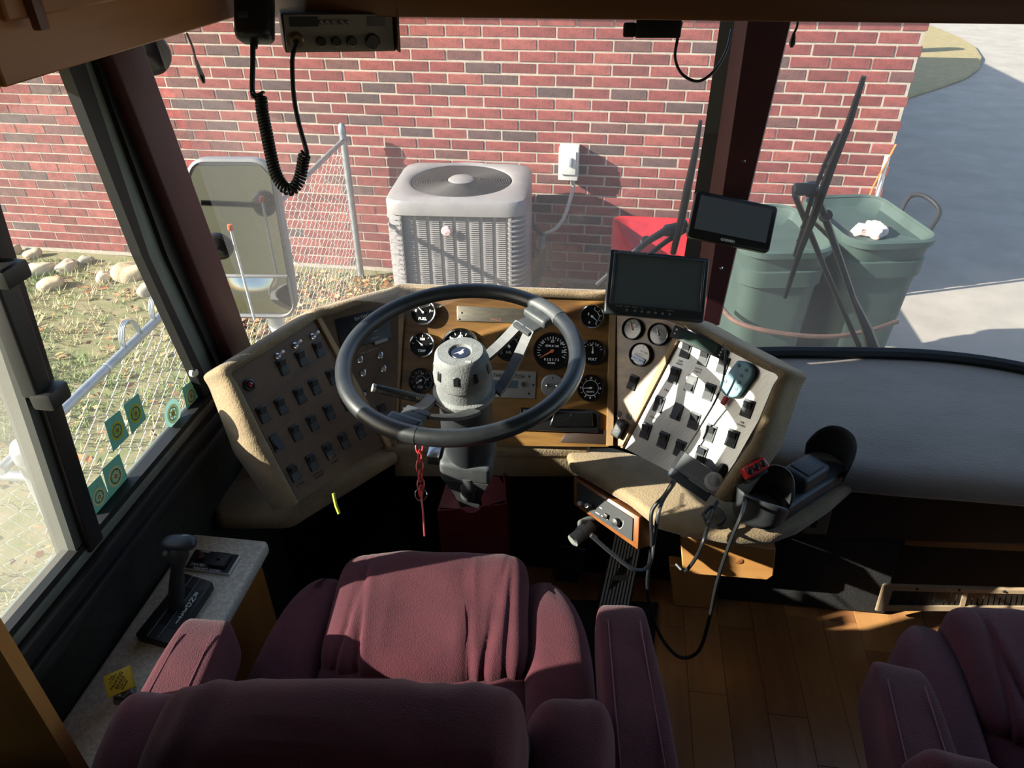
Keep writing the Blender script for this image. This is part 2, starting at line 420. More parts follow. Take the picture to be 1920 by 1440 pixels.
# floor of laminate strips
floor = struct('floor', (0, 0, 0))
b = B(); b.slab([(XL - .05, -2.6, -.012), (XR, -2.6, -.012), (XR, 1.62, -.012), (XL - .05, 1.62, -.012)], (0, 0, -.12)); b.done('floor_base', mat('floor_seam', '2a1c12', .9), floor, None)
pw = [wood('laminate_a', '8c5e3a', 'aa7a4a', 5, (1, .09, 1), .35, .3), wood('laminate_b', '805434', '9e7042', 5, (1, .09, 1), .35, .3), wood('laminate_c', '966640', 'b38250', 5, (1, .09, 1), .35, .3)]
pm = {}
x = -.2; col_i = 0
while x < 1.72:
    wdt = .0985; y = -.3 - random.uniform(0, .5)
    while y < 1.6:
        ln = random.choice([.34, .45, .56]); y1 = min(y + ln, 1.6); L_ = y1 - y
        if y1 > -.1 and L_ > .02:
            mi = random.randrange(3); key = (mi, round(L_, 3))
            if key not in pm:
                q = B(); q.box((0, 0, -.006), (wdt - .0008, L_ - .0008, .012), None, .0006, 1); oo = q.done('plank', pw[mi], None, None, origin=False); pm[key] = oo.data; bpy.data.objects.remove(oo)
            inst(pm[key], 'plank', (x + wdt / 2, (y + y1) / 2, 0), floor)
        y = y1
    x += wdt
# ceiling, rear, right side
b = B(); b.slab([(XL, -2.6, 2.08), (XR, -2.6, 2.08), (XR, 1.75, 2.08), (XL, 1.45, 2.08)], (0, 0, .06)); tag(b.done('ceiling', headlin, None, None), kind='structure')
b = B(); b.slab([(XL, -2.6, -.1), (XR, -2.6, -.1), (XR, -2.6, 2.1), (XL, -2.6, 2.1)], (0, -.05, 0)); tag(b.done('wall_back', mat('back_wall', '9c8a72', .9), None, None), kind='structure')
b = B()
for (y0, y1, z0, z1) in ((-2.6, 1.5, -.1, .85), (-2.6, 1.5, 1.55, 2.1), (-2.6, -2.2, .85, 1.55), (-.6, .55, .85, 1.55), (1.38, 1.5, .85, 1.55)):
    b.box((XR + .03, (y0 + y1) / 2, (z0 + z1) / 2), (.06, y1 - y0, z1 - z0))
tag(b.done('wall_right', mat('side_wall', '8a8378', .9), None, None), kind='structure')
# coach outside skin: nose below the windshield, roof, left flank
skin = mat('coach_paint', 'c9c5bc', .35, c2='bdb8ae', scale=2, coat=.3)
def wsbase(x):
    P = [(-.86, 1.49), (-.55, 1.64), (-.1, 1.80), (.4, 1.925), (.7, 1.97), (.98, 1.985), (1.22, 1.93), (1.5, 1.76), (1.76, 1.48)]
    for (x0, y0), (x1, y1) in zip(P, P[1:]):
        if x <= x1 or (x1, y1) == P[-1]:
            i = P.index((x0, y0)); p0 = P[max(0, i - 1)]; p3 = P[min(len(P) - 1, i + 2)]; t = max(0, min(1, (x - x0) / (x1 - x0)))
            return .5 * ((2 * y0) + (y1 - p0[1]) * t + (2 * p0[1] - 5 * y0 + 4 * y1 - p3[1]) * t * t + (3 * y0 - p0[1] - 3 * y1 + p3[1]) * t ** 3)
RAKE = -.17
def wsy(x, z): return wsbase(x) + RAKE * (z - .62)
b = B(); NX = 40
b.grid(lambda u, v: V((-.92 + 2.73 * u, wsy(-.86 + 2.6 * u, .6) + .05, -.45 + 1.03 * v)), NX, 6)
b.grid(lambda u, v: V((-.92 + 2.73 * u, wsy(-.86 + 2.6 * u, 1.95) + .05, 1.86 + .35 * v)), NX, 3)
b.box((XL - .08, -.65, .1), (.05, 4.2, 1.05)); b.box((XL - .08, -.65, 1.85), (.05, 4.2, .62)); b.box((.445, -.6, 2.22), (2.7, 4.3, .05))
b.box((XL - .08, -1.15, 1.1), (.05, 3.2, 1.0))
tag(b.done('coach_body', skin, None, 30), kind='structure')
# windshield: two curved panes and gasket
screen_mat = pane_mat('windshield_glass', 'f2f4f2', .065, .04, 'e4dfd6', .6, weave=520)
def ws_pane(name, x0, x1, z0=.60, z1=1.95):
    b = B(); b.grid(lambda u, v: V((x0 + (x1 - x0) * u, wsy(x0 + (x1 - x0) * u, z0 + (z1 - z0) * v), z0 + (z1 - z0) * v)), 30, 16)
    return b.done(name, screen_mat, None, 180)
tag(ws_pane('window_2', -.83, .30), kind='structure'); tag(ws_pane('window_3', .33, 1.72), kind='structure')
b = B(); b.tube([V((x_, wsy(x_, .62) - .012, .632)) for x_ in [-.83 + 2.55 * k / 60 for k in range(61)]], .018, 8)
tag(b.done('trim_gasket', blackrub), kind='structure')
# centre post
def postpt(x, y, off): 
    d = ray(x, y); lo, hi = .5, 4
    for _ in range(50):
        m_ = (lo + hi) / 2; p = CAM + d * m_
        if p.y > wsy(p.x, p.z) - off: hi = m_
        else: lo = m_
    return CAM + d * lo
def strip(b, e0, e1, o0, o1):
    n = len(e0); P = [(postpt(*e0[i], o0), postpt(*e1[i], o1)) for i in range(n)]
    # carry the strip on beyond the picture's top edge
    top = (P[0][0] + (P[0][0] - P[1][0]) * 1.2, P[0][1] + (P[0][1] - P[1][1]) * 1.2); P = [top] + P
    for i in range(n): b.add([P[i][0], P[i][1], P[i + 1][1], P[i + 1][0]], [(0, 1, 2, 3)])
post = struct('trim_post', (.3, 1.8, .6))
b = B(); strip(b, [(1350, 42), (1320, 250), (1283, 480), (1262, 610)], [(1377, 42), (1347, 250), (1312, 480), (1292, 610)], .005, .03); b.done('post_gasket', blackrub, post, 20)
b = B(); strip(b, [(1377, 42), (1347, 250), (1312, 480), (1292, 610)], [(1402, 42), (1372, 250), (1338, 480), (1318, 610)], .03, .085)
strip(b, [(1402, 42), (1372, 250), (1338, 480), (1318, 610)], [(1482, 42), (1430, 258), (1377, 480), (1347, 610)], .085, .085)
strip(b, [(1482, 42), (1430, 258), (1377, 480), (1347, 610)], [(1484, 42), (1432, 258), (1379, 480), (1349, 610)], .085, .0)
b.done('post_cover', maroon, post, 20)
scr = mat('chrome', 'c8c8c8', .2, 1)
for (x, y) in ((1394, 303), (1352, 503)):
    p = postpt(x, y, .087); b = B(); b.lathe([(.0, .003), (.003, .003), (.005, .0)], frame(p, RT, -V((0, 1, 0))), 12); b.done('screw', scr, post)
# left window frame, driver's side
win = struct('window_1', (XL, .9, .8))
def xstrip(b, pts, X, th):
    b.slab([onx(x, y, X) for x, y in pts], (-th, 0, 0))
b = B(); xstrip(b, [(118, 60), (140, 60), (280, 480), (402, 742), (390, 752), (266, 480), (126, 120)], XL, .02); b.done('glazing_bead', blackrub, win, None)
b = B(); xstrip(b, [(140, 60), (160, 60), (314, 480), (425, 725), (402, 742), (280, 480)], XL - .004, .03); b.done('front_jamb', greymet, win, None)
b = B(); xstrip(b, [(160, 60), (192, 60), (357, 480), (450, 705), (425, 725), (314, 480)], XL + .006, .05); b.done('front_jamb_cover', blackmet, win, None)
def sillpt(x, y, X=XL): return onx(x, y, X)
b = B()
z_lo = sillpt(290, 960).z; z_hi = .826
b.box((XL - .012, .62, z_hi - .004), (.03, 1.44, .012)); b.done('sill_bead', blackrub, win, None)
b = B(); b.box((XL - .02, .62, z_hi - .02), (.05, 1.44, .02), None, .003); b.done('sill_track', greymet, win)
b = B(); b.box((XL + .004, .62, z_hi - .045), (.03, 1.44, .022), None, .004); b.box((XL + .012, .62, z_lo + .012), (.03, 1.44, .03), None, .006); b.box((XL, .62, (z_hi + z_lo) / 2 - .012), (.03, 1.44, .05)); b.done('sill_rail', blackmet, win)
pd0, pd1 = sillpt(20, 545), sillpt(172, 1022)
dv = (pd1 - pd0).normalized(); pdt = pd0 - dv * .7
b = B(); b.tube([pdt, pd1 + dv * .02], .001, 4)
b = B(); b.slab([pdt + V((.012, -.018, 0)), pdt + V((.012, .018, 0)), pd1 + V((.012, .018, 0)), pd1 + V((.012, -.018, 0))], (-.04, 0, 0), .003); b.done('meeting_stile', blackmet, win)
b = B(); b.slab([pdt + V((.0, -.036, 0)), pdt + V((0, -.018, 0)), pd1 + V((0, -.018, 0)), pd1 + V((0, -.036, 0))], (-.04, 0, 0)); b.done('screen_frame', mat('screen_frame', '4a4e4c', .5, .3), win, None)
b = B(); l0, l1 = onx(22, 520, XL + .03), onx(92, 735, XL + .03)
b.slab([l0 + V((0, -.028, 0)), l0 + V((0, .012, .004)), l1 + V((0, .012, 0)), l1 + V((0, -.022, 0))], (-.03, 0, 0), .005)
b.box(tuple(l0 + V((.0, -.005, .008))), (.036, .05, .028), None, .006); b.box(tuple(l1 + V((.0, 0, -.006))), (.036, .045, .03), None, .006); b.done('latch_handle', mat('latch_black', '202224', .45), win)
gl_mat = pane_mat('side_glass', 'f3f7f4', .03, .05, 'dfe4e2', .5)
zt, zb = 1.66, z_hi - .01
b = B(); b.add([(XL - .022, pd0.y - .02, zb), (XL - .022, 1.34, zb), (XL - .022, 1.22, zt), (XL - .022, pd0.y - .02, zt)], [(0, 1, 2, 3)]); b.done('front_pane', gl_mat, win, None)
b = B(); b.add([(XL - .034, -.2, zb), (XL - .034, pd0.y - .02, zb), (XL - .034, pd0.y - .02, zt), (XL - .034, -.2, zt)], [(0, 1, 2, 3)]); b.done('rear_pane', gl_mat, win, None)
b = B(); b.box((XL - .02, .645, 1.52), (.05, .37, .29)); b.done('sun_block', blackmet, win, None)  # unseen block added to keep a sun patch off the right dash
scm = pane_mat('insect_screen', 'f6f6f6', .17, .0, 'b8b4aa', .6)
b = B(); b.add([(XL - .014, -.2, zb), (XL - .014, pd0.y - .03, zb), (XL - .014, pd0.y - .03, zt), (XL - .014, -.2, zt)], [(0, 1, 2, 3)]); b.done('insect_screen', scm, win, None)
# left wall below and around the window
b = B(); b.box((XL - .03, -.55, (z_lo) / 2 - .1), (.06, 4.1, z_lo + .2)); b.box((XL - .03, -.55, 1.9), (.06, 4.1, .42)); b.box((XL - .03, -1.07, 1.2), (.06, 3.06, 1.1))
b.box((XL - .03, 1.43, .55), (.06, .14, .5))
tag(b.done('wall_left', carpetd, None, None), kind='structure')
# A pillar
b = B(); P0 = [(192, 60), (262, 60), (413, 480), (475, 655), (500, 730), (465, 745), (357, 480)]
b.slab([onx(x, y, XL + .03) for x, y in P0], (-.09, 0, 0), .006)
pA = [onx(x, y, XL + .03) for x, y in ((192, 60), (262, 60))]
b.slab([pA[0], pA[1], pA[1] + V((0, -.09, .6)), pA[0] + V((0, -.09, .6))], (-.09, 0, 0))
tag(b.done('trim_pillar', maroon), kind='structure')
# overhead valance and side cabinet
zv = ony(1200, 38, 1.46).z
b = B(); b.slab([(-.68, 1.50, zv), (-.60, 1.46, zv), (1.74, 1.46, zv), (1.74, 1.54, zv), (-.45, 1.60, zv)], (0, 0, .05), .004)
b.slab([(-.68, 1.50, zv + .05), (-.60, 1.47, zv + .05), (1.74, 1.47, zv + .05), (1.74, 1.62, zv + .05), (-.45, 1.60, zv + .05)], (0, 0, .45))
tag(b.done('trim_valance', wood_val), kind='structure')
# ============================================================ things outside
galv = mat('galvanised', '9aa0a6', .45, .6, c2='848a90', scale=20)
galvw = mat('galvanised_wire', 'b4b8ba', .45, .6)
acgrey = mat('condenser_grey', '827f7e', .55, c2='767374', scale=6)
acdark = mat('condenser_dark', '1c1d1f', .8)
acwire = mat('grille_wire', '3c3a3a', .5)
# ---- air conditioning condenser
ac = thing('air_conditioner', 'grey louvred air conditioning condenser standing against the brick wall', 'air conditioner', (-.95, 4.55, GZ))
AX0, AX1, AY0, AY1, AZT = -1.385, -.515, 4.15, 4.93, .25
AM = Matrix.Translation((0, 0, 0))
def accorn(x, y): return V((x - (y - AY0) * .02, y, 0))
def rring(x0, x1, y0, y1, r, z, n=6):
    out = []
    for (cx, cy, a0) in ((x1 - r, y1 - r, 0), (x0 + r, y1 - r, 90), (x0 + r, y0 + r, 180), (x1 - r, y0 + r, 270)):
        for k in range(n + 1):
            a = math.radians(a0 + 90 * k / n); out.append(V((cx + r * math.cos(a), cy + r * math.sin(a), z)))
    return out
def loft(b, rings, cap0=True, cap1=True):
    R_ = [[b.bm.verts.new(p) for p in r] for r in rings]; n = len(R_[0])
    for A, C_ in zip(R_, R_[1:]):
        for k in range(n):
            f = b.bm.faces.new([A[k], A[(k + 1) % n], C_[(k + 1) % n], C_[k]]); f.material_index = b.mi
    for c_, r in ((cap0, R_[0][::-1]), (cap1, R_[-1])):
        if c_:
            f = b.bm.faces.new(r); f.material_index = b.mi
b = B(); loft(b, [rring(AX0 + .05, AX1 - .05, AY0 + .05, AY1 - .05, .08, GZ + .02), rring(AX0 + .05, AX1 - .05, AY0 + .05, AY1 - .05, .08, AZT - .1)]); b.done('coil', acdark, ac)
b = B(); loft(b, [rring(AX0 + .01, AX1 - .01, AY0 + .01, AY1 - .01, .10, GZ - .02), rring(AX0 + .01, AX1 - .01, AY0 + .01, AY1 - .01, .10, GZ + .06)]); b.done('base_pan', acgrey, ac)
fc = V(((AX0 + AX1) / 2 - .005, (AY0 + AY1) / 2 + .01, AZT)); FR = .325
# top cover: rounded square down to a round opening
b = B(); N_ = 56
def sq_r(x0, x1, y0, y1, r, z):
    cx_, cy_, hw, hd = (x0 + x1) / 2, (y0 + y1) / 2, (x1 - x0) / 2, (y1 - y0) / 2; ring = []
    for k in range(64):
        a = 2 * math.pi * (k + .5) / 64; c_, s_ = math.cos(a), math.sin(a); e_ = 9 if r > .1 else 9
        q_ = (abs(c_) ** e_ + abs(s_) ** e_) ** (-1 / e_); ring.append(V((cx_ + hw * q_ * c_, cy_ + hd * q_ * s_, z)))
    return ring
rings = [sq_r(AX0 + .012, AX1 - .012, AY0 + .012, AY1 - .012, .11, AZT - .105), sq_r(AX0, AX1, AY0, AY1, .12, AZT - .098), sq_r(AX0, AX1, AY0, AY1, .12, AZT - .035), sq_r(AX0 + .012, AX1 - .012, AY0 + .012, AY1 - .012, .11, AZT - .012), sq_r(AX0 + .04, AX1 - .04, AY0 + .04, AY1 - .04, .1, AZT)]
nn = len(rings[0])
def circ(r, z): return [V((fc.x + r * math.cos(math.atan2(p.y - fc.y, p.x - fc.x)), fc.y + r * math.sin(math.atan2(p.y - fc.y, p.x - fc.x)), z)) for p in rings[-1]]
rings += [circ(FR + .02, AZT + .004), circ(FR, AZT - .006), circ(FR - .012, AZT - .06)]
loft(b, rings, True, False); b.done('top_cover', acgrey, ac, 35)
b = B(); b.lathe([(0, AZT - .22), (FR - .02, AZT - .22)], Matrix.Translation((fc.x, fc.y, 0)), 40, False); b.done('fan_well', acdark, ac)
gr = B()
for k in range(22):
    r = .085 + k * (FR - .1) / 21
    gr.tube([V((fc.x + r * math.cos(a * math.pi / 24), fc.y + r * math.sin(a * math.pi / 24), AZT - .012 + .01 * (1 - r / FR))) for a in range(48)], .0038, 4, closed=True)
for k in range(8):
    a = k * math.pi / 4 + .2; gr.tube([V((fc.x + r * math.cos(a), fc.y + r * math.sin(a), AZT - .014)) for r in (.08, FR - .005)], .004, 4)
gr.done('fan_grille', acwire, ac)
b = B(); b.lathe([(0, .012), (.07, .01), (.085, 0), (.085, -.02)], Matrix.Translation((fc.x, fc.y, AZT)), 28); b.done('fan_cap', acgrey, ac)
b = B()
for k in range(3):
    a0 = k * 2.09
    b.grid(lambda u, v: V((fc.x + (.07 + .23 * u) * math.cos(a0 + .9 * (v - .5)), fc.y + (.07 + .23 * u) * math.sin(a0 + .9 * (v - .5)), AZT - .15 + .05 * v)), 6, 6)
b.done('fan_blades', mat('fan_blade', '2c2c2e', .6), ac)
# louvred sides
zl0, zl1 = GZ + .07, AZT - .105
b = B(); b.box(((AX0 + AX1) / 2, AY0 + .035, (zl0 + zl1) / 2), (AX1 - AX0 - .2, .006, zl1 - zl0)); b.done('front_panel', acgrey, ac, None)
nl = 58; pitch = (zl1 - zl0) / nl
lv = B()
colw = (AX1 - AX0 - .22) / 8
for c_ in range(8):
    for r_ in range(nl):
        x0 = AX0 + .11 + c_ * colw; z = zl0 + r_ * pitch
        lv.add([(x0 + .004, AY0 + .032, z), (x0 + colw - .018, AY0 + .032, z), (x0 + colw - .018, AY0 + .021, z + pitch * .35), (x0 + .004, AY0 + .021, z + pitch * .35), (x0 + .004, AY0 + .032, z + pitch * .75), (x0 + colw - .018, AY0 + .032, z + pitch * .75)], [(0, 1, 2, 3), (3, 2, 5, 4)])
lv = tag(lv.done('front_louvres', acgrey, ac, None), kind='stuff')
sd = B()
for sgn in (0, 1):
    for r_ in range(24):
        z = zl0 + (r_ + .2) * (zl1 - zl0) / 24
        xc = AX0 + .11 if sgn == 0 else AX1 - .11
        angs = [math.radians(q) for q in ((265, 250, 235, 220, 205, 190, 180) if sgn == 0 else (275, 290, 305, 320, 335, 350, 360))]
        path = [V((xc + .11 * math.cos(a), AY0 + .11 + .11 * math.sin(a), z)) for a in angs] + [V((AX0 if sgn == 0 else AX1, AY1 - .12, z))]
        for q in range(len(path) - 1):
            p, p2 = path[q], path[q + 1]
            inn = (V((fc.x, fc.y, z)) - p).normalized() * .03; inn2 = (V((fc.x, fc.y, z)) - p2).normalized() * .03
            sd.add([p, p2, p2 + V((0, 0, .009)), p + V((0, 0, .009))], [(0, 1, 2, 3)])
            sd.add([p + V((0, 0, .009)), p2 + V((0, 0, .009)), p2 + inn2 + V((0, 0, .024)), p + inn + V((0, 0, .024))], [(0, 1, 2, 3)])
tag(sd.done('side_louvres', acgrey, ac, None), kind='stuff')
for x in (AX0 + .1, AX1 - .1):
    b = B(); b.box((x, AY0 + .02, (zl0 + zl1) / 2), (.02, .03, zl1 - zl0), None, .005); b.done('corner_stile', acgrey, ac)
pb = ony(830, 433, AY0 + .005)
b = B(); b.lathe([(0, .012), (.025, .010), (.033, 0)], frame(pb, V((1, 0, 0)), V((0, -1, 0))), 24); b.done('badge', mat('badge_red', 'a8787c', .4, c2='d8c8c8', scale=60), ac)
ac.rotation_euler.z = math.radians(3.5)
# ---- disconnect box, conduit, pipes
ivory = mat('box_grey', 'c4c6c0', .5)
d0, d1 = onp(1051, 268, WP0, WN), onp(1085, 330, WP0, WN)
db = thing('disconnect_box', 'small pale grey electrical disconnect box on the brick wall', 'electrical box', (d0 + d1) / 2)
s0, s1 = (d0 - WP0).dot(WD), (d1 - WP0).dot(WD)
b = B(); b.box(((s0 + s1) / 2, -.055, (d0.z + d1.z) / 2), (s1 - s0, .11, d0.z - d1.z), frame(WP0, WD, V((0, 0, 1))), .006); b.done('enclosure', ivory, db)
b = B(); b.box(((s0 + s1) / 2, -.116, (d0.z + d1.z) / 2 + .01), ((s1 - s0) * .78, .014, (d0.z - d1.z) * .7), frame(WP0, WD, V((0, 0, 1))), .005); b.done('cover_door', ivory, db)
b = B(); b.box(((s0 + s1) / 2 + .015, -.128, (d0.z + d1.z) / 2 + .02), (.022, .02, .06), frame(WP0, WD, V((0, 0, 1))), .005); b.done('pull_tab', mat('tab_grey', '8c9298', .5), db)
cp = [onp(1073, 331, WP0 - WN * .06, WN), onp(1075, 350, WP0 - WN * .06, WN), onp(1066, 385, WP0 - WN * .07, WN), onp(1055, 412, WP0 - WN * .09, WN), onp(1040, 430, WP0 - WN * .11, WN), onp(1022, 438, WP0 - WN * .12, WN)]
b = B(); b.tube(bez(cp, 8), .013, 8)
tag(b.done('conduit', mat('conduit_grey', 'b4b4ae', .5)), 'pale flexible conduit curving down from the electrical box', 'conduit')
lp = [onp(988, 405, WP0 - WN * .25, WN), onp(1003, 425, WP0 - WN * .2, WN), onp(1015, 440, WP0 - WN * .13, WN)]
rf = thing('refrigerant_pipes', 'dark insulated pipes rising beside the air conditioner', 'pipes', onp(1012, 530, WP0 - WN * .12, WN))
b = B(); b.tube(bez(lp, 8), .018, 8); b.done('upper_pipe', acdark, rf)
b = B(); b.tube([onp(1015, 440, WP0 - WN * .13, WN), onp(1014, 465, WP0 - WN * .12, WN)], .032, 10); b.done('wall_sleeve', mat('sleeve', '6f7478', .6), rf)
b = B(); b.tube(bez([onp(1014, 465, WP0 - WN * .12, WN), onp(1013, 495, WP0 - WN * .13, WN), onp(1005, 520, WP0 - WN * .15, WN), onp(985, 545, WP0 - WN * .25, WN)], 8), .036, 12); b.done('insulation', mat('pipe_foam', '1d1f20', .9), rf)
b = B(); b.tube(bez([onp(1022, 440, WP0 - WN * .12, WN), onp(1031, 460, WP0 - WN * .1, WN), onp(1032, 485, WP0 - WN * .08, WN), onp(1026, 510, WP0 - WN * .08, WN)], 8), .007, 6); b.done('control_wire', mat('wire_dk', '3a3d3c', .6), rf)
# ---- downspout pipe and orange cable at the corner
pp = [onp(1664, 292, WP0 - WN * .04, WN), onp(1638, 392, WP0 - WN * .04, WN)]
b = B(); b.tube([pp[0], pp[1], V((pp[1].x, pp[1].y, GZ))], .016, 8); tag(b.done('vent_pipe', white_trim), 'thin white pipe standing at the brick house corner', 'pipe')
b = B(); b.tube(bez([wallp(SCORN - .01, -.03, .42), onp(1655, 318, WP0 - WN * .06, WN), onp(1640, 345, WP0 - WN * .06, WN), onp(1630, 370, WP0 - WN * .06, WN), onp(1625, 400, WP0 - WN * .06, WN), onp(1622, 430, WP0 - WN * .05, WN)], 6), .006, 6)
tag(b.done('cable', mat('orange_cable', 'c07038', .6)), 'orange cable hanging at the brick house corner', 'cable')
# ---- chain link fence
fx = lambda y: -1.742 - (y - 1.66) * .0395
RZ, FZ0, FY0, FY1 = .345, GZ + .06, 1.55, 4.93
fe = thing('chain_link_fence', 'galvanised chain link fence with sloping top rail reaching the house', 'fence', (fx(3), 3, GZ))
def endpost(name, x, y, zt, r=.024):
    b = B(); b.lathe([(r, GZ - .03), (r, zt - .03)], Matrix.Translation((x, y, 0)), 16); o = b.done(name, galv, fe)
    b = B(); b.lathe([(r * 1.12, zt - .05), (r * 1.15, zt - .012), (r * .95, zt + .008), (r * .5, zt + .02), (0, zt + .024)], Matrix.Translation((x, y, 0)), 16); b.done('post_cap', galv, o)
endpost('end_post', fx(5.0), 5.0, .44)
pc = onz(40, 842, .38)
endpost('corner_post', pc.x + .02, pc.y, .40, .040)
b = B(); b.tube([V((fx(1.45), 1.45, RZ)), V((fx(FY1 + .06), FY1 + .06, RZ))], .0175, 10); b.done('top_rail', galv, fe)
b = B(); b.tube([V((pc.x, pc.y, .27)), V((pc.x - 2.2, pc.y - .1, .27))], .0175, 10); b.done('side_rail', galv, fe)
for y in (2.02, 2.62, 3.4, 4.2):
    b = B(); b.lathe([(.0195, -.006), (.0195, .006)], frame((fx(y), y, RZ), V((0, 0, 1)), V((0, 1, 0))), 12, False); b.done('rail_tie', galvw, fe)
for y in (2.20, 2.42, 2.68):       # loose tension bands standing on the rail
    pth = [V((fx(y), y + .055 * math.cos(a) + .02 * (1 - math.cos(a)) * 0, RZ + .01 + .085 * math.sin(a))) for a in [math.pi * k / 10 for k in range(11)]]
    b = B()
    for dx in (-.009, -.003, .003, .009): b.tube([p + V((dx, 0, 0)) for p in pth], .0032, 5)
    b.done('tension_band', galv, fe, 180)
def linkmesh(b, p0, p1, z0, z1, d=.11, w=.0021):
    L_ = (p1 - p0).length; ux = (p1 - p0) / L_; nrm = ux.cross(V((0, 0, 1))); n = int(L_ / d); rows = int((z1 - z0) / d * 3)
    for i in range(n + 1):
        for sg in (0, 1):
            pts = []
            for r in range(rows + 1):
                t = i * d + (d / 2 if (r + sg) % 2 else 0)
                if sg: t = i * d + (d / 2 if r % 2 == 0 else d)
                bulge = .004 if (r + sg) % 2 else -.004
                pts.append(p0 + ux * min(L_, t) + nrm * bulge + V((0, 0, z0 + (z1 - z0) * r / rows)))
            if sg: continue
            b.tube(pts, w, 3, False)
    for i in range(n):
        pts = []
        for r in range(rows + 1):
            t = (i + 1) * d - (d / 2 if r % 2 else 0); pts.append(p0 + ux * min(L_, t) + nrm * (-.004 if r % 2 else .004) + V((0, 0, z0 + (z1 - z0) * r / rows)))
        b.tube(pts, w, 3, False)
b = B(); linkmesh(b, V((fx(1.5), 1.5, 0)), V((fx(FY1), FY1, 0)), FZ0, RZ); tag(b.done('wire_mesh', galvw, fe, 180), kind='stuff')
b = B(); linkmesh(b, V((pc.x, pc.y, 0)), V((pc.x - 2.0, pc.y - .1, 0)), FZ0, .27); tag(b.done('wire_mesh', galvw, fe, 180), kind='stuff')
# ---- rocks along the wall foot
rockm = [mat('rock_a', 'b5a184', .9, c2='9a8a70', scale=9, bump=.6), mat('rock_b', 'c2b499', .9, c2='a09480', scale=9, bump=.6), mat('rock_c', '9d9384', .9, c2='857c6f', scale=9, bump=.6)]
rocks = [(247, 513, .15, 'largest pale rock lying in the grass'), (78, 505, .10, 'pale flat rock left of the fence rail'), (40, 500, .08, 'small grey rock near the window edge'), (95, 535, .09, 'cream rock below a grey one in the grass'), (195, 520, .07, 'small cream rock beside the largest one'), (275, 545, .08, 'tan rock under the window frame edge'), (20, 470, .07, 'grey stone touching the brick wall foot'), (125, 500, .09, 'flat beige stone in a row of rocks'), (160, 488, .06, 'small pale stone near the wall foot'), (60, 478, .07, 'cream stone against the brick wall')]
for i, (x, y, r, lab) in enumerate(rocks):
    p = onz(x, y, GZ + .02); b = B(); sd_ = random.uniform(0, 99)
    b.pillow((0, 0, 0), (r * 2, r * 1.5, r * 1.1), Matrix.Translation(p) @ Matrix.Rotation(random.uniform(0, 3), 4, 'Z'), .75, None, 18, 12, lambda q, dq: dq * r * .35 * noise.noise(q * 9 / r * .12 + V((sd_, 0, 0))))
    tag(b.done('rock', rockm[i % 3], None, 45), lab, 'rock', 'rocks by the house wall')
# ---- wheeled rubbish bins
bing = mat('bin_green', '2b3b36', .6, c2='354640', scale=5, stretch=(1, 1, .3))
bing2 = mat('bin_lid_green', '394a45', .65, c2='2f403b', scale=8)
def bin_(cx, cy, zt, wx, wy, rot, label, lid_open):
    t = thing('rubbish_bin', label, 'bin', (cx, cy, GZ), 'green bins on the driveway')
    M = Matrix.Translation((cx, cy, 0)) @ Matrix.Rotation(math.radians(rot), 4, 'Z')
    def rr(w, d, r, z): return [M @ p for p in rring(-w / 2, w / 2, -d / 2, d / 2, r, z, 8)]
    H = zt - GZ; b = B()
    loft(b, [rr(wx * .70, wy * .70, .08, GZ + .005), rr(wx * .74, wy * .74, .09, GZ + .06), rr(wx * .88, wy * .88, .1, zt - .26), rr(wx * .9, wy * .9, .1, zt - .2), rr(wx * .95, wy * .95, .11, zt - .19), rr(wx * .96, wy * .96, .11, zt - .11), rr(wx * .93, wy * .93, .11, zt - .105), rr(wx * .97, wy * .97, .11, zt - .03)], True, False)
    b.done('body', bing, t, 40)
    b = B(); loft(b, [rr(wx * .97, wy * .97, .11, zt - .035), rr(wx * 1.02, wy * 1.02, .12, zt - .03), rr(wx * 1.03, wy * 1.03, .12, zt), rr(wx * .98, wy * .98, .11, zt + .008), rr(wx * .94, wy * .94, .1, zt - .002)], False, False); b.done('rim', bing2, t, 40)
    b = B(); loft(b, [rr(wx * .95, wy * .95, .1, zt - .004), rr(wx * .86, wy * .86, .1, zt - .045), rr(wx * .5, wy * .5, .1, zt - .05)], False, True); b.done('lid', bing2, t, 50)
    hp = [M @ V(p) for p in ((wx * .50, wy * .12, zt - .01), (wx * .58, wy * .14, zt + .07), (wx * .63, wy * .0, zt + .1), (wx * .66, -wy * .18, zt + .07), (wx * .54, -wy * .26, zt - .01))]
    if cx > 1: b = B(); b.tube(bez(hp, 6), .012, 8); b.done('handle', blackrub, t)
    for s_ in (-1, 1):
        b = B(); b.lathe([(.10, -.025), (.10, .025)], M @ frame((s_ * wx * .3, wy * .38, GZ + .1), V((0, 1, 0)), V((1, 0, 0))), 20); b.done('wheel', blackrub, t)
    return t
bin_(1.30, 3.82, .37, .45, .66, 12, 'green rubbish bin with white paper on its lid, nearer the house corner', 0)
bin_(.81, 3.68, .35, .44, .64, 10, 'green rubbish bin with a bare lid partly behind the centre post', 0)
b = B(); b.tube(bez([ony(1352, 575, 3.42), ony(1372, 598, 3.30), ony(1410, 614, 3.24), ony(1480, 627, 3.24), ony(1560, 631, 3.30), ony(1630, 620, 3.40), ony(1682, 603, 3.54)], 8), .012, 8)
tag(b.done('rope', mat('brown_rope', '5e443a', .8, c2='4a352d', scale=40)), 'brown rope slung around the lower part of both bins', 'rope')
b = B(); pr = onz(1640, 437, .33)
for k in range(3):
    sd_ = k * 7.3; b.pillow((k * .045 - .05, -.01 * k, .012), (.11, .08, .05), Matrix.Translation(pr) @ Matrix.Rotation(k * .8, 4, 'Z'), .6, None, 20, 12, lambda q, dq: dq * .014 * noise.noise(q * 40 + V((sd_, 0, 0))))
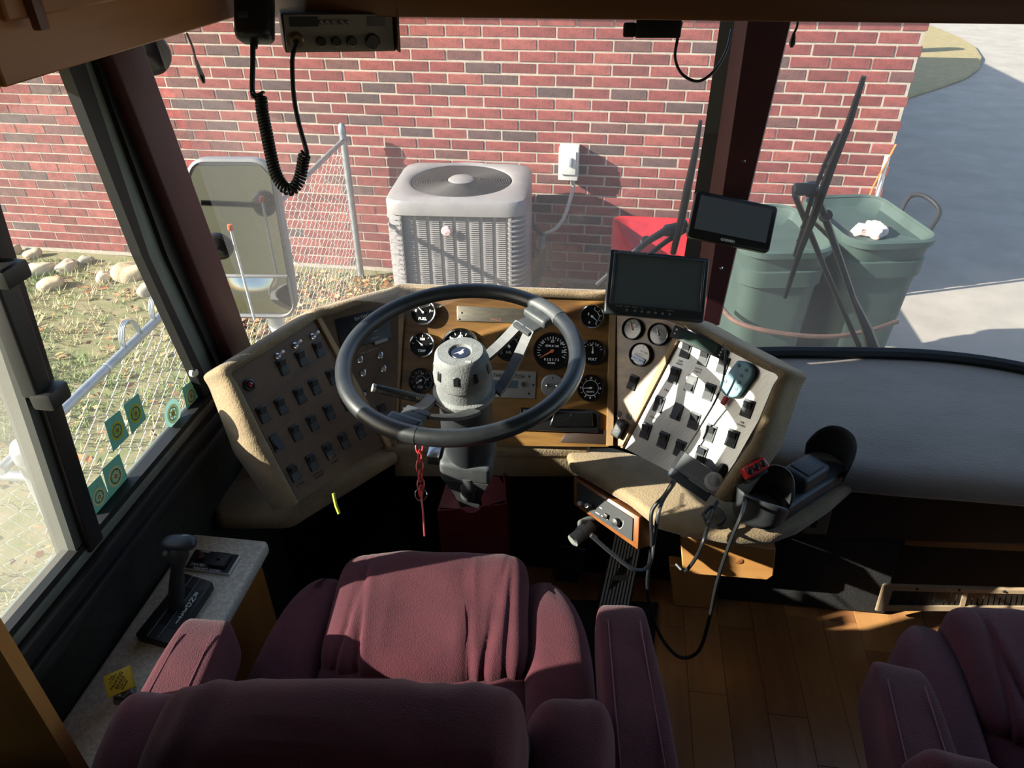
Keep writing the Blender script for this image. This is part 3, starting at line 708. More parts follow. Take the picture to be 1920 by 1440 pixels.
tag(b.done('paper_bag', mat('paper_white', 'e2ddd4', .8, c2='c9a9a0', scale=30)), 'crumpled white paper bag lying on a bin lid', 'bag')
# ---- red shape behind the wiper, made up as a barrow tray
rc = thing('red_wheelbarrow', 'red metal barrow tray standing by the wall behind the wiper', 'wheelbarrow', (.43, 4.35, GZ))
redm = mat('barrow_red', 'b0262c', .4, c2='8c1c24', scale=10)
def rr2(w, d, z, cx=.43, cy=4.35): return [p for p in rring(cx - w / 2, cx + w / 2, cy - d / 2, cy + d / 2, .08, z, 5)]
b = B(); loft(b, [rr2(.42, .5, -.36), rr2(.78, .8, -.04), rr2(.82, .84, -.03), rr2(.76, .78, -.05), rr2(.40, .48, -.33)], True, True); b.done('tray', redm, rc)
for s_ in (-1, 1):
    b = B(); b.tube([V((.43 + s_ * .16, 3.5, -.2)), V((.43 + s_ * .16, 4.2, -.38)), V((.43 + s_ * .05, 4.9, -.5))], .016, 8); b.done('handle', blackrub, rc)
    b = B(); b.tube([V((.43 + s_ * .17, 4.1, -.38)), V((.43 + s_ * .2, 4.0, GZ))], .014, 8); b.done('leg', blackrub, rc)
b = B(); b.lathe([(.0, -.03), (.05, -.035), (.17, -.04), (.19, 0), (.17, .04), (.05, .035), (0, .03)], frame((.43, 4.85, GZ + .19), V((0, 1, 0)), V((1, 0, 0))), 24); b.done('wheel', blackrub, rc)
# ---- blue barrel by the far lawn
pb = onz(1729, 126, GZ)
b = B(); b.lathe([(.16, 0), (.18, .05), (.19, .35), (.18, .4), (.19, .45), (.17, .62), (.14, .65), (.0, .65)], Matrix.Translation((pb.x - .02, pb.y + 1.2, GZ)), 20)
tag(b.done('barrel', mat('barrel_blue', '4a6aa0', .5)), 'blue barrel on the dry grass beyond the house corner', 'barrel')
# ---- door mirror outside the windshield
MY = 1.80
mirg = mat('mirror_glass', '8c8e8e', .06, 1); mirh = mat('mirror_housing', '77787a', .5, c2='6a6b6d', scale=10)
mi = thing('door_mirror', 'tall grey coach mirror seen through the left windshield', 'mirror', ony(500, 600, MY))
MC = ony(458, 455, MY); mn = (V((.10, -1, .05))).normalized()
MF = frame(MC, V((0, 0, 1)).cross(mn) * 1.0, mn)
MW, MH = .235, .46
def mring(w, h, r, z): return [MF @ V((p.x, p.y, z)) for p in rring(-w / 2, w / 2, -h / 2, h / 2, r, 0, 8)]
b = B(); loft(b, [mring(MW * .5, MH * .6, .05, -.11), mring(MW * .85, MH * .9, .06, -.08), mring(MW, MH, .055, -.02), mring(MW, MH, .055, .004), mring(MW * .95, MH * .97, .05, .008), mring(MW * .93, MH * .955, .05, .0)], True, True); b.done('housing', mirh, mi)
b = B(); b.slab([MF @ V(p) for p in ((-MW * .45, -MH * .2, .001), (MW * .45, -MH * .2, .001), (MW * .45, MH * .40, .001), (MW * .36, MH * .46, .001), (-MW * .36, MH * .46, .001), (-MW * .45, MH * .40, .001))], mn * .003); b.done('flat_glass', mirg, mi, None)
b = B(); b.grid(lambda u, v: MF @ V(((u - .5) * MW * .86, -MH * .46 + v * MH * .235, .003 + .012 * math.sin(math.pi * u) * math.sin(math.pi * v))), 14, 10); b.done('convex_glass', mirg, mi, 180)
b = B(); b.box((0, -MH * .21, .005), (MW * .92, .008, .008), MF, .002); b.done('divider', mirh, mi)
b = B(); b.tube([MF @ V((.02, -MH * .45, -.05)), MF @ V((.03, -MH * .62, -.05)), V((-.78, 1.66, .52))], .022, 10); b.done('arm', mat('arm_white', 'c2c4c6', .4), mi)
pr0, pr1 = ony(431, 424, MY - .12), ony(449, 492, MY - .12)
gr_ = thing('reflection_rod', 'thin white rod with an orange tip standing for a mirror reflection', 'rod', pr1)  # rod added before the glass in place of a reflection in it
b = B(); b.tube([pr0, pr1, pr1 + (pr1 - pr0) * 1.7], .0035, 8); b.done('stick', mat('rod_white', 'd8d8d6', .5), gr_)
b = B(); b.lathe([(0, .006), (.006, .004), (.0075, -.008), (.005, -.012), (0, -.012)], Matrix.Translation(pr0), 12); b.done('tip', mat('orange_tip', 'd8562c', .5), gr_)
# convex round mirrors hung by the pillar
for (x, y, Y_, r, nm, lab) in ((276, 98, 1.55, .047, 'round_mirror', 'round black mirror head above the left windshield corner'), (408, 462, 1.62, .038, 'round_mirror', 'small dark oval mirror at the pillar edge')):
    p = ony(x, y, Y_); t = thing(nm, lab, 'mirror', p); M = frame(p, RT, V((.25, -.95, -.2)))
    b = B(); b.lathe([(0, -.03), (r * .7, -.022), (r, -.004), (r, .004), (r * .92, .006)], M, 28); b.done('shell', blackrub, t)
    b = B(); b.lathe([(r * .92, .004), (r * .5, .010), (0, .013)], M, 28, False); b.done('convex_glass', mat('dark_mirror', '16191a', .2, .2), t)
    b = B(); b.tube([p + V((0, .02, .0)), p + V((-.16, .06, .02))], .008, 8); b.done('stem', blackrub, t)
# ---- windshield wipers
wbl = mat('wiper_black', '131416', .45)
def wspt(x, y, off=-.03): return postpt(x, y, off)
t = thing('windshield_wiper', 'black wiper with twin arms crossing the right windshield', 'wiper', wspt(1640, 655))
b = B(); b.tube([wspt(x, y, -.02) for x, y in ((1620, 143), (1592, 230), (1560, 310), (1530, 395), (1500, 470), (1472, 558))], [.006, .009, .011, .011, .009, .006], 8); b.done('blade', wbl, t)
b = B(); b.tube([wspt(x, y, -.035) for x, y in ((1575, 250), (1550, 300), (1522, 370), (1505, 430), (1490, 480))], .0055, 6)
for x, y, x2, y2 in ((1556, 285, 1566, 290), (1545, 310, 1558, 313), (1536, 332, 1550, 336), (1512, 405, 1524, 410), (1505, 425, 1518, 430), (1498, 450, 1508, 455)):
    b.tube([wspt(x - 4, y, -.035), wspt(x2, y2, -.025)], .004, 5)
b.done('blade_bridge', wbl, t)
b = B(); b.box((0, 0, 0), (.058, .03, .028), frame(wspt(1508, 355, -.04), RT, -FW), .010, 3); b.box((.02, 0, 0), (.03, .038, .024), frame(wspt(1508, 355, -.045), RT, -FW), .008, 3); b.done('blade_carrier', wbl, t)
b = B(); b.tube([wspt(1490, 365, -.045), wspt(1545, 500, -.05), wspt(1614, 658, -.05)], .0075, 8); b.done('guide_arm', wbl, t)
b = B(); b.tube([wspt(1530, 360, -.045), wspt(1548, 410, -.055), wspt(1600, 560, -.06), wspt(1625, 615, -.06), wspt(1640, 662, -.055)], [.008, .010, .009, .015, .021], 8); b.done('drive_arm', wbl, t)
b = B(); b.lathe([(.014, -.012), (.014, .012)], frame(wspt(1548, 405, -.055), RT, -FW), 14); b.done('pivot', wbl, t)
t = thing('windshield_wiper', 'black wiper standing left of the centre post', 'wiper', wspt(1140, 535))
b = B(); b.tube([wspt(x, y, -.02) for x, y in ((1314, 226), (1303, 290), (1290, 350), (1278, 410), (1262, 475))], [.004, .008, .010, .010, .008], 8); b.done('blade', wbl, t)
b = B(); b.tube([wspt(x, y, -.035) for x, y in ((1288, 420), (1255, 428), (1215, 452), (1180, 480), (1120, 535))], [.012, .011, .009, .008, .008], 8); b.done('drive_arm', wbl, t)
b = B(); b.tube([wspt(x, y, -.04) for x, y in ((1288, 430), (1250, 452), (1220, 475), (1150, 530))], .007, 8); b.done('guide_arm', wbl, t)
b = B(); b.box((0, 0, 0), (.05, .03, .026), frame(wspt(1262, 432, -.045), RT, -FW), .009, 3); b.done('blade_carrier', wbl, t)
b = B(); b.lathe([(.012, -.01), (.012, .012)], frame(wspt(1210, 452, -.045), RT, -FW), 14); b.done('pivot', scr, t)
# ============================================================ dashboard
suede = mat('tan_suede', '8d7b5e', .95, c2='7a6950', scale=14, bump=.5, bscale=220, sheen=.3)
suede2 = mat('grey_suede', '857d74', .95, c2='776f66', scale=5, stretch=(.5, 1, 1), bump=.4, bscale=260, sheen=.3)
woodp = wood('walnut_panel', '4c341b', '86622f', 9, (.12, 1, 1), .4, .35, 5)
wood_l = wood('walnut_panel_dark', '402d18', '5f4424', 8, (1, .2, 1), .55, .0, 4)
strp = wood('teak_strip', '8a6c48', 'a08258', 8, (1, 1, .1), .6, 0)
alu = mat('brushed_aluminium', 'b9b7b2', .38, .75, c2='a9a7a2', scale=30, stretch=(1, 14, 1))
plast = mat('black_plastic', '181a1c', .42)
plast2 = mat('dark_grey_plastic', '26292c', .5)
plgrey = mat('worn_grey_plastic', '3a3d3f', .6, c2='4a4d4e', scale=30)
whitep = mat('white_print', 'e6e6e2', .6); dimp = mat('dim_print', '8f8f8a', .7)
glassf = mat('dial_glass', '0c0e10', .05, spec=.9)
dialf = mat('dial_face', '0d0f11', .25, coat=.6)
TZ, BZ = .90, .60
A = [onz(430, 702, TZ), onz(594, 598, TZ), onz(757, 548, TZ), onz(1148, 562, TZ), onz(1283, 612, TZ), onz(1463, 706, TZ)]
def plane(p, q, r):
    n = (q - p).cross(r - p).normalized()
    if n.dot(CAM - p) < 0: n = -n
    return p, n
B1, B2, B3, B4 = onz(724, 832, BZ), onz(738, 828, BZ), onz(1140, 832, BZ), onz(1163, 835, BZ)
PL_LW = plane(A[0], A[1], B1); PL_IL = plane(A[1], A[2], B2); PL_CP = plane(A[2], A[3], (B2 + B3) / 2); PL_IR = plane(A[3], A[4], B3); PL_RW = plane(A[4], A[5], B4)
B0 = onp(553, 942, *PL_LW); B5 = onp(1345, 925, *PL_RW)
dash = thing('dashboard', 'wraparound coach dashboard with tan suede hood, wood and metal switch panels', 'dashboard', V((-.2, 1.5, .5)))
def panel(name, pts, pl, m, th=.012):
    b = B(); P = [onp(x, y, *pl) for x, y in pts]; b.slab(P, -pl[1] * th); return b.done(name, m, dash, None)
PX = {'lw': [(428, 700), (592, 597), (722, 834), (553, 945)], 'il': [(596, 595), (753, 549), (737, 832), (728, 836)], 'cp': [(757, 545), (1146, 560), (1141, 838), (741, 833)],
      'ir': [(1150, 562), (1281, 612), (1167, 836), (1146, 836)], 'rw': [(1285, 612), (1467, 706), (1455, 730), (1342, 930), (1166, 838)]}
alud = mat('switch_panel_left', '4a3a26', .38, .25, c2='5c4a33', scale=9, detail=6, stretch=(1, 3, 1))
p_lw = panel('left_switch_panel', PX['lw'], PL_LW, wood_l); p_il = panel('left_inner_panel', PX['il'], PL_IL, wood_l)
p_cp = panel('gauge_panel', PX['cp'], PL_CP, woodp); p_ir = panel('right_inner_panel', PX['ir'], PL_IR, woodp); p_rw = panel('right_switch_panel', PX['rw'], PL_RW, alu)
for (x0, y0, x1, y1, pl, w) in ((593, 594, 728, 838, PL_LW, 12), (755, 547, 738, 834, PL_CP, 12), (1149, 562, 1143, 836, PL_CP, 13), (1283, 611, 1166, 838, PL_RW, 13)):
    a_, c_ = onp(x0, y0, *pl), onp(x1, y1, *pl); sd_ = (a_ - c_).cross(pl[1]).normalized() * (w * dep(a_) / F / 2)
    b = B(); b.slab([a_ - sd_, a_ + sd_, c_ + sd_, c_ - sd_], pl[1] * .008, .001, 1); b.done('divider_strip', strp, dash)
# ---- padded hood: soft roll swept around the panels
path = [(B0, PL_LW[1]), ((B0 + A[0]) / 2, PL_LW[1]), (A[0], PL_LW[1]), (A[1], (PL_LW[1] + PL_IL[1]).normalized()), (A[2], (PL_IL[1] + PL_CP[1]).normalized()), (A[3], (PL_CP[1] + PL_IR[1]).normalized()), (A[4], (PL_IR[1] + PL_RW[1]).normalized()), (A[5], PL_RW[1]), ((A[5] + B5) / 2 + V((.012, -.01, 0)), PL_RW[1]), (B5, PL_RW[1])]
wid = [.026, .040, .026, .026, .022, .024, .024, .024, .030, .030]
rings = []
for i, (p, n) in enumerate(path):
    a_ = path[max(0, i - 1)][0]; c_ = path[min(len(path) - 1, i + 1)][0]; t_ = (c_ - a_).normalized(); o_ = n.cross(t_).normalized()
    if i in (2, 7):
        t1 = (path[i][0] - a_).normalized(); t2 = (c_ - path[i][0]).normalized(); o_ = (n.cross(t1) + n.cross(t2)).normalized(); 
    w = wid[i] * (1.2 if i in (2, 7) else 1)
    deep = (.05, .06, .05, .10, .16, .16, .12, .06, .07, .07)[i]
    prof = [(-.03, -.016), (-.001, -.006), (0, .010), (.10 * w, .016), (.35 * w, .022), (.7 * w, .020), (.95 * w, .010), (1.02 * w, -.006), (1.05 * w, -.4 * deep), (1.0 * w, -deep)]
    rings.append([p + o_ * u + n * v for u, v in prof])
# crisp runs with short soft bends
dense = []
for i, r in enumerate(rings):
    if i: dense.append([a_.lerp(c_, .8) for a_, c_ in zip(rings[i - 1], r)])
    dense.append(r)
    if i < len(rings) - 1: dense.append([a_.lerp(c_, .2) for a_, c_ in zip(r, rings[i + 1])])
rings = dense
fine = []
for j in range(len(rings[0])):
    fine.append(bez([r[j] for r in rings], 6))
b = B(); ncol = len(fine[0])
b.grid(lambda u, v: fine[min(len(rings[0]) - 1, round(v * (len(rings[0]) - 1)))][min(ncol - 1, round(u * (ncol - 1)))] + V((0, 0, .0025 * noise.noise(V((u * 40, v * 3, 1))))), ncol - 1, len(rings[0]) - 1)
e0 = b.bm
b.done('hood', suede, dash, 60)
b = B(); b.tube([f + V((0, 0, .002)) for f in fine[2]], .0022, 6); b.done('hood_seam', mat('seam_dark', '4e4632', .9), dash)
# ---- shelves, aprons
LZ = .572
def lip(pts, z, th, bev, name, m, parent):
    b = B(); b.slab([onz(x, y, z) for x, y in pts], (0, 0, -th), bev, 4); return b.done(name, m, parent, 60)
lip([(400, 955), (430, 880), (480, 820), (560, 780), (690, 790), (742, 832), (745, 850), (545, 972), (520, 975), (408, 975)], LZ, .035, .014, 'left_shelf', suede, dash)
lip([(1060, 838), (1150, 836), (1350, 900), (1480, 800), (1640, 852), (1648, 868), (1560, 945), (1500, 985), (1455, 1002), (1380, 1005), (1290, 990), (1235, 975), (1180, 930), (1110, 890), (1070, 868)], LZ, .035, .014, 'right_ledge', suede, dash)
pA0, pA1 = onz(735, 845, LZ), onz(1090, 845, LZ)
b = B(); b.slab([pA0, pA1, pA1 + V((0, -.005, -.085)), pA0 + V((0, -.005, -.085))], (0, .03, 0), .006, 3)
b.slab([pA0 + V((-.02, -.006, .012)), pA1 + V((0.02, -.006, .012)), pA1 + V((.02, .09, .03)), pA0 + V((-.02, .09, .03))], (0, 0, -.03), .008, 3)
b.done('apron', suede, dash)
# ---- right dash top, under the right windshield
RZ_ = .618
xs = [.30 + 1.42 * k / 24 for k in range(25)]
yf = onz(1750, 884, RZ_).y
fr = [V((.33, yf + .10, RZ_)), V((.50, yf + .03, RZ_)), V((.60, yf, RZ_)), V((1.72, yf + .01, RZ_))]
b = B()
def yfront(x): return yf + (.12 * ((.62 - x) / .32) ** 2 if x < .62 else 0)
prof = [(1.0, 0, 0), (.8, 0, .004), (.5, 0, .005), (.2, 0, .004), (.06, 0, .001), (0, 0, -.004), (0, -.016, -.014), (0, -.024, -.032), (0, -.022, -.06), (0, -.012, -.074), (.05, 0, -.074)]
def dpt(u, v):
    x = xs[min(24, round(u * 24))]; f, dy, dz = prof[min(len(prof) - 1, round(v * (len(prof) - 1)))]; y0 = yfront(x); y1 = wsy(x, .62) - .01
    return V((x, y0 + (y1 - y0) * f + dy, RZ_ + dz + .003 * noise.noise(V((x * 6, f * 5, 0)))))
b.grid(dpt, 24, len(prof) - 1); b.done('passenger_dash_top', suede2, dash, 70)
# hidden backing under hood between dash and windshield
b = B(); b.grid(lambda u, v: V((-.84 + 1.2 * u, (wsy(-.84 + 1.2 * u, .62) - .01) * v + (1 - v) * (1.30 + .3 * math.sin(min(1, u * 1.2) * math.pi / 2)), .60)), 16, 3)
b.done('dash_deck', suede2, dash, 60)

# ============================================================ instruments
def pframe(x, y, pl, ex): return frame(onp(x, y, *pl), ex, pl[1])
EX = {'lw': (B1 - B0), 'il': (A[2] - A[1]), 'cp': (A[3] - A[2]), 'ir': (A[4] - A[3]), 'rw': (B5 - B4)}
PLS = {'lw': PL_LW, 'il': PL_IL, 'cp': PL_CP, 'ir': PL_IR, 'rw': PL_RW}
# rocker switches: bezel with a rocker in it
def rocker_proto(k, bz, rk, w=.0235, h=.038, flip=False):
    q = B(); q.box((0, 0, .0015), (w, h, .005), None, .002, 2); ob = q.done('rocker_switch', bz, None, 40, origin=False)
    q = B(); s_ = -1 if flip else 1; ww, hh = w * .36, h * .38
    q.add([(-ww, -hh, .003), (ww, -hh, .003), (ww, hh, .003), (-ww, hh, .003), (-ww, -hh, .004 + (.008 if s_ < 0 else 0)), (ww, -hh, .004 + (.008 if s_ < 0 else 0)), (ww, hh, .004 + (.008 if s_ > 0 else 0)), (-ww, hh, .004 + (.008 if s_ > 0 else 0)), (-ww, 0, .0055), (ww, 0, .0055)],
          [(0, 1, 9, 8), (1, 2, 6, 9, 5), (2, 3, 7, 6), (3, 0, 4, 8, 7), (4, 5, 9, 8), (8, 9, 6, 7), (0, 4, 5, 1)])
    orr = q.done('rocker', rk, None, None, origin=False)
    m = (ob.data, orr.data); bpy.data.objects.remove(ob); bpy.data.objects.remove(orr); return m
sw_a = rocker_proto(0, plast, plast2); sw_b = rocker_proto(1, plast, plast2, flip=True); sw_c = rocker_proto(2, plgrey, plast2, .027, .040); sw_d = rocker_proto(3, plgrey, plast2, .027, .040, True)
def add_switch(x, y, key, parent, proto, sc=1.0):
    M = pframe(x, y, PLS[key], EX[key]); o = bpy.data.objects.new('rocker_switch', proto[0]); COL.objects.link(o); o.matrix_basis = M @ Matrix.Scale(sc, 4); adopt(o, dash)
    r = bpy.data.objects.new('rocker', proto[1]); COL.objects.link(r); r.matrix_basis = M @ Matrix.Scale(sc, 4); adopt(r, o)
lws = [(530, 688), (565, 672), (597, 655), (493, 777), (527, 762), (562, 742), (590, 725), (622, 707), (518, 830), (554, 812), (586, 793), (617, 773), (650, 755), (551, 887), (585, 867), (616, 846), (645, 827), (675, 808)]
for i, (x, y) in enumerate(lws): add_switch(x, y, 'lw', p_lw, sw_b if i == 8 else sw_a)
rws = [(1287, 656), (1321, 670), (1356, 685), (1265, 704), (1296, 720), (1330, 735), (1236, 758), (1270, 772), (1302, 789), (1332, 812), (1402, 766), (1211, 808), (1244, 825), (1275, 841), (1315, 852), (1373, 822)]
for i, (x, y) in enumerate(rws): add_switch(x, y, 'rw', p_rw, sw_d if i in (4, 7) else sw_c)
add_switch(1187, 717, 'ir', p_ir, sw_a); add_switch(718, 772, 'il', p_il, sw_a)
# little lettering beside the switches
b = B()
for (x, y, t_) in ((598, 890, 'DEFROST\nHEATER'), (563, 908, 'L. FAN'), (628, 866, 'PUMP')):
    b.text(t_, pframe(x, y, PL_LW, EX['lw']) @ Matrix.Translation((0, 0, .0004)), .008)
b.done('switch_lettering', mat('dark_print', '1a1814', .7), p_lw)
b = B()
for (x, y, t_) in ((1275, 680, 'STEP\nLIGHT'), (1309, 695, 'DOCK\nLIGHT'), (1316, 757, 'FOG\nLIGHT'), (1391, 795, 'AIR\nHORN'), (1250, 732, 'FAN'), (1225, 783, 'PUMP')):
    b.text(t_, pframe(x, y, PL_RW, EX['rw']) @ Matrix.Translation((0, 0, .0004)), .007)
b.done('switch_lettering', mat('dark_print', '1a1814', .7), p_rw)
# toggle levers and lamps
def toggle(x, y, key, tip, r=.0075, L_=.02):
    M = pframe(x, y, PLS[key], EX[key]); b = B(); b.lathe([(r, 0), (r, .002), (r * .6, .003), (r * .6, .008), (0, .008)], M, 12); o = b.done('toggle_switch', scr, dash)
    if L_:
        b = B(); b.tube([M @ V((0, 0, .006)), M @ V((.004, .004, L_))], [.002, .0035], 8); b.lathe([(.0038, 0), (.0035, .003), (0, .004)], frame(M @ V((.004, .004, L_)), M.to_3x3() @ V((1, 0, 0)), M.to_3x3() @ V((.2, .2, 1))), 10); b.done('lever', tip, o)
wt = mat('white_plastic', 'e8e8e4', .4)
for (x, y) in ((520, 668), (553, 648), (586, 631)): toggle(x, y, 'lw', wt)
for (x, y) in ((674, 675), (712, 667), (680, 700), (718, 692)): toggle(x, y, 'il', scr, .008, .006)
toggle(683, 738, 'il', plast, .006, .005)
M = pframe(467, 722, PL_LW, EX['lw']); b = B(); b.lathe([(.014, 0), (.014, .004), (.009, .006), (.008, .003)], M, 20, False); o = b.done('warning_lamp', plast, dash)
b = B(); b.lathe([(.008, .002), (.006, .007), (0, .009)], M, 16, False); b.done('lens', mat('red_lens', '7a1e22', .2), o)
# ---- round gauges
def gauge(x, y, rpx, key, bezel, face, texts, n0, n1, ang, ncol, ticks=9, arc=(225, -45), ring=None, marks=whitep, deep=.010):
    pl = PLS[key]; M = pframe(x, y, pl, EX[key]); r = rpx * dep(onp(x, y, *pl)) / F
    b = B(); b.lathe([(r * 1.0, -.004), (r * 1.0, deep), (r * .96, deep + .003), (r * .88, deep + .002), (r * .84, deep - .003)], M, 40, False); g_ = b.done('gauge', bezel, dash)
    b = B(); b.lathe([(r * .86, deep - .003), (0, deep - .003)], M, 36, False); b.done('dial_face', face, g_)
    b = B(); zf = deep - .0024
    for k in range(ticks):
        a = math.radians(arc[0] + (arc[1] - arc[0]) * k / (ticks - 1)); c_, s_ = math.cos(a), math.sin(a); r0, r1 = (.66, .78) if k % 2 else (.6, .78)
        wv = V((-s_, c_, 0)) * r * .018
        b.add([V((c_, s_, 0)) * r * r0 - wv + V((0, 0, zf)), V((c_, s_, 0)) * r * r0 + wv + V((0, 0, zf)), V((c_, s_, 0)) * r * r1 + wv + V((0, 0, zf)), V((c_, s_, 0)) * r * r1 - wv + V((0, 0, zf))], [(0, 3, 2, 1)], M)
    if ring:
        b.grid(lambda u, v: M @ V(((ring + .03 * v) * r * math.cos(math.radians(arc[0] + (arc[1] - arc[0]) * u)), (ring + .03 * v) * r * math.sin(math.radians(arc[0] + (arc[1] - arc[0]) * u)), zf)), 30, 1)
    for (t_, tx, ty, sz) in texts: b.text(t_, M @ Matrix.Translation((tx * r, ty * r, zf)), sz * r, bold=.0002)
    b.done('dial_marks', marks, g_, None)
    if ncol:
        a = math.radians(ang); d = V((math.cos(a), math.sin(a), 0)); w_ = V((-d.y, d.x, 0)); z_ = V((0, 0, deep - .0005))
        b = B(); b.slab([M @ (d * -.12 * r + w_ * .05 * r + z_), M @ (d * -.12 * r - w_ * .05 * r + z_), M @ (d * n1 * r - w_ * .012 * r + z_), M @ (d * n1 * r + w_ * .012 * r + z_)], M.to_3x3() @ V((0, 0, .001)))
        b.lathe([(.09 * r, deep - .001), (.08 * r, deep + .0015), (0, deep + .0015)], M, 14); b.done('needle', ncol, g_, None)
    return g_, M, r
chrome = mat('bright_chrome', 'd0d2d4', .12, 1); bzb = mat('black_bezel', '121315', .25, coat=.4); orn = mat('orange_needle', 'd87848', .5); wht = whitep
gauge(795, 587, 24.5, 'cp', chrome, dialf, [('FUEL', 0, -.5, .3), ('E', -.55, .1, .3), ('F', .55, .1, .3)], 0, .62, 135, wht, 5, (170, 10), deep=.016)
gauge(793, 648, 24.5, 'cp', chrome, dialf, [('TEMP', 0, -.45, .26), ('180', 0, .45, .28)], 0, .6, 140, wht, 5, (170, 10), deep=.016)
gauge(790, 714, 24, 'cp', bzb, dialf, [('AIR', 0, -.5, .28), ('90', .5, .1, .22), ('60', .1, .55, .22)], 0, .4, 215, wht, 9, ring=.36, marks=dimp)
gauge(863, 652, 37, 'cp', chrome, dialf, [('40', 0, .55, .24), ('20', -.45, .4, .22), ('60', .5, .4, .22), ('MPH', 0, .1, .2)], 0, .6, 200, orn, 13, ring=.5)
gauge(955, 650, 28, 'cp', bzb, dialf, [('OIL', 0, -.4, .25)], 0, .6, 120, wht, 7, ring=.6, marks=dimp)
gauge(1035, 659, 35.5, 'cp', bzb, dialf, [('10', 0, .86 * .6, .2), ('5', -.5, .42, .2), ('15', .5, .42, .2), ('20', .6, .0, .2), ('RPM X 100', 0, .27, .15), ('0 2 5 1 7 2', 0, -.45, .18), ('HOURS', 0, -.63, .12)], 0, .72, 212, orn, 21, (200, -25))
gauge(1110, 595, 23, 'cp', chrome, dialf, [('E', -.3, .2, .25), ('F', -.2, -.5, .25)], 0, .5, -40, wht, 5, (75, -60), ring=.55, deep=.014)
gauge(1111, 661, 24, 'cp', bzb, dialf, [('VOLT', 0, -.55, .28), ('12', -.15, .55, .22), ('14', .3, .55, .22)], 0, .45, 90, wht, 9, (160, 20))
gauge(1107, 728, 25.5, 'cp', bzb, dialf, [('9', -.72, 0, .22), ('6', 0, -.72, .22), ('3', .72, 0, .22), ('12', 0, .72, .22), ('QUARTZ', 0, -.28, .14)], 0, .55, 185, wht, 13, (360, 0), ring=.55, deep=.016)
M = pframe(1107, 728, PL_CP, EX['cp'])
gauge(1188, 617, 21, 'ir', bzb, dialf, [('TRANS', .15, .1, .22), ('OIL', .1, .35, .2), ('C', -.1, -.35, .2)], 0, .7, 130, orn, 5, (150, 0))
gauge(1237, 627, 21.5, 'ir', bzb, dialf, [('20', -.15, .3, .18), ('40', .1, .34, .18), ('60', .32, .25, .18), ('80', .5, .05, .18), ('PSI', .35, -.35, .16)], 0, .6, 125, wht, 7, (130, 0), marks=dimp)
g_, M, r = gauge(1203, 665, 22.5, 'ir', bzb, dialf, [('HOURS', .25, .28, .22), ('0 0 6 1 3', -.05, 0, .2)], 0, 0, 0, None, 2, (90, 89))
b = B(); b.box((.05 * r, -.42 * r, .0105), (1.2 * r, .5 * r, .001), M @ Matrix.Rotation(math.radians(-6), 4, 'Z'), .002 * .2, 1); b.done('paper_label', mat('label_white', 'dfe6ee', .7), g_)
b = B(); b.text('LAST 3007', M @ Matrix.Rotation(math.radians(-6), 4, 'Z') @ Matrix.Translation((.05 * r, -.42 * r, .0113)), .26 * r); b.done('label_writing', mat('ink_blue', '5a7aa8', .7), g_)
# silver twin-jack plate
M = pframe(1036, 724, PL_CP, EX['cp']); r = 22 * dep(M.translation) / F
b = B(); b.lathe([(r, 0), (r, .006), (r * .9, .009), (0, .009)], M, 36); o = b.done('jack_plate', mat('satin_silver', 'b4b6b4', .35, .7), dash)
for sx in (-.42, .42):
    b = B(); b.lathe([(.22 * r, 0), (.22 * r, .006), (.14 * r, .014), (0, .016)], M @ Matrix.Translation((sx * r, 0, .008)), 16); b.done('jack', chrome, o)
b = B(); b.text('P', M @ Matrix.Translation((0, .62 * r, .0095)), .35 * r, bold=.0004); b.done('emblem', mat('emblem_green', '2f6a58', .5), o)
# name plate
def plate(name, pts, pl, m, th, bev=.002, parent=None):
    b = B(); b.slab([onp(x, y, *pl) for x, y in pts], pl[1] * th, bev, 2); return b.done(name, m, parent or dash)
o = plate('name_plate', [(857, 573), (985, 580), (982, 607), (857, 602)], PL_CP, mat('plate_alu', '8f8a7c', .35, .8, c2='7d786c', scale=40, stretch=(1, 10, 1)), .004)
b = B(); b.text('EAGLE', pframe(930, 600, PL_CP, EX['cp']) @ Matrix.Translation((0, 0, .0042)), .009); b.done('lettering', mat('faded_red', '9a5a48', .7), o)
for (x, y) in ((866, 587), (862, 599)):
    b = B(); b.lathe([(.0025, .004), (.002, .0052), (0, .0052)], pframe(x, y, PL_CP, EX['cp']), 10); b.done('rivet', scr, o)
# weather watch
o = plate('weather_watch', [(893, 693), (1006, 697), (1003, 748), (893, 744)], PL_CP, mat('ww_silver', 'a5a29a', .4, .55), .004)
b = B(); b.text('WEATHER WATCH', pframe(944, 705, PL_CP, EX['cp']) @ Matrix.Translation((0, 0, .0042)), .0125, bold=.0003); b.done('lettering', mat('dark_print', '1a1814', .7), o)
b = B(); b.slab([onp(x, y, *PL_CP) + PL_CP[1] * .004 for x, y in ((900, 712), (972, 714), (971, 728), (900, 727))], PL_CP[1] * .001); b.done('display', mat('lcd_grey', '4d5a5e', .25), o)
b = B(); b.lathe([(.007, .004), (.006, .012), (0, .012)], pframe(982, 721, PL_CP, EX['cp']), 16); b.done('knob', chrome, o)
for (x, y) in ((993, 706), (992, 738), (1000, 722)):
    b = B(); b.lathe([(.003, .004), (.002, .005), (0, .005)], pframe(x, y, PL_CP, EX['cp']), 10); b.done('screw', plast, o)
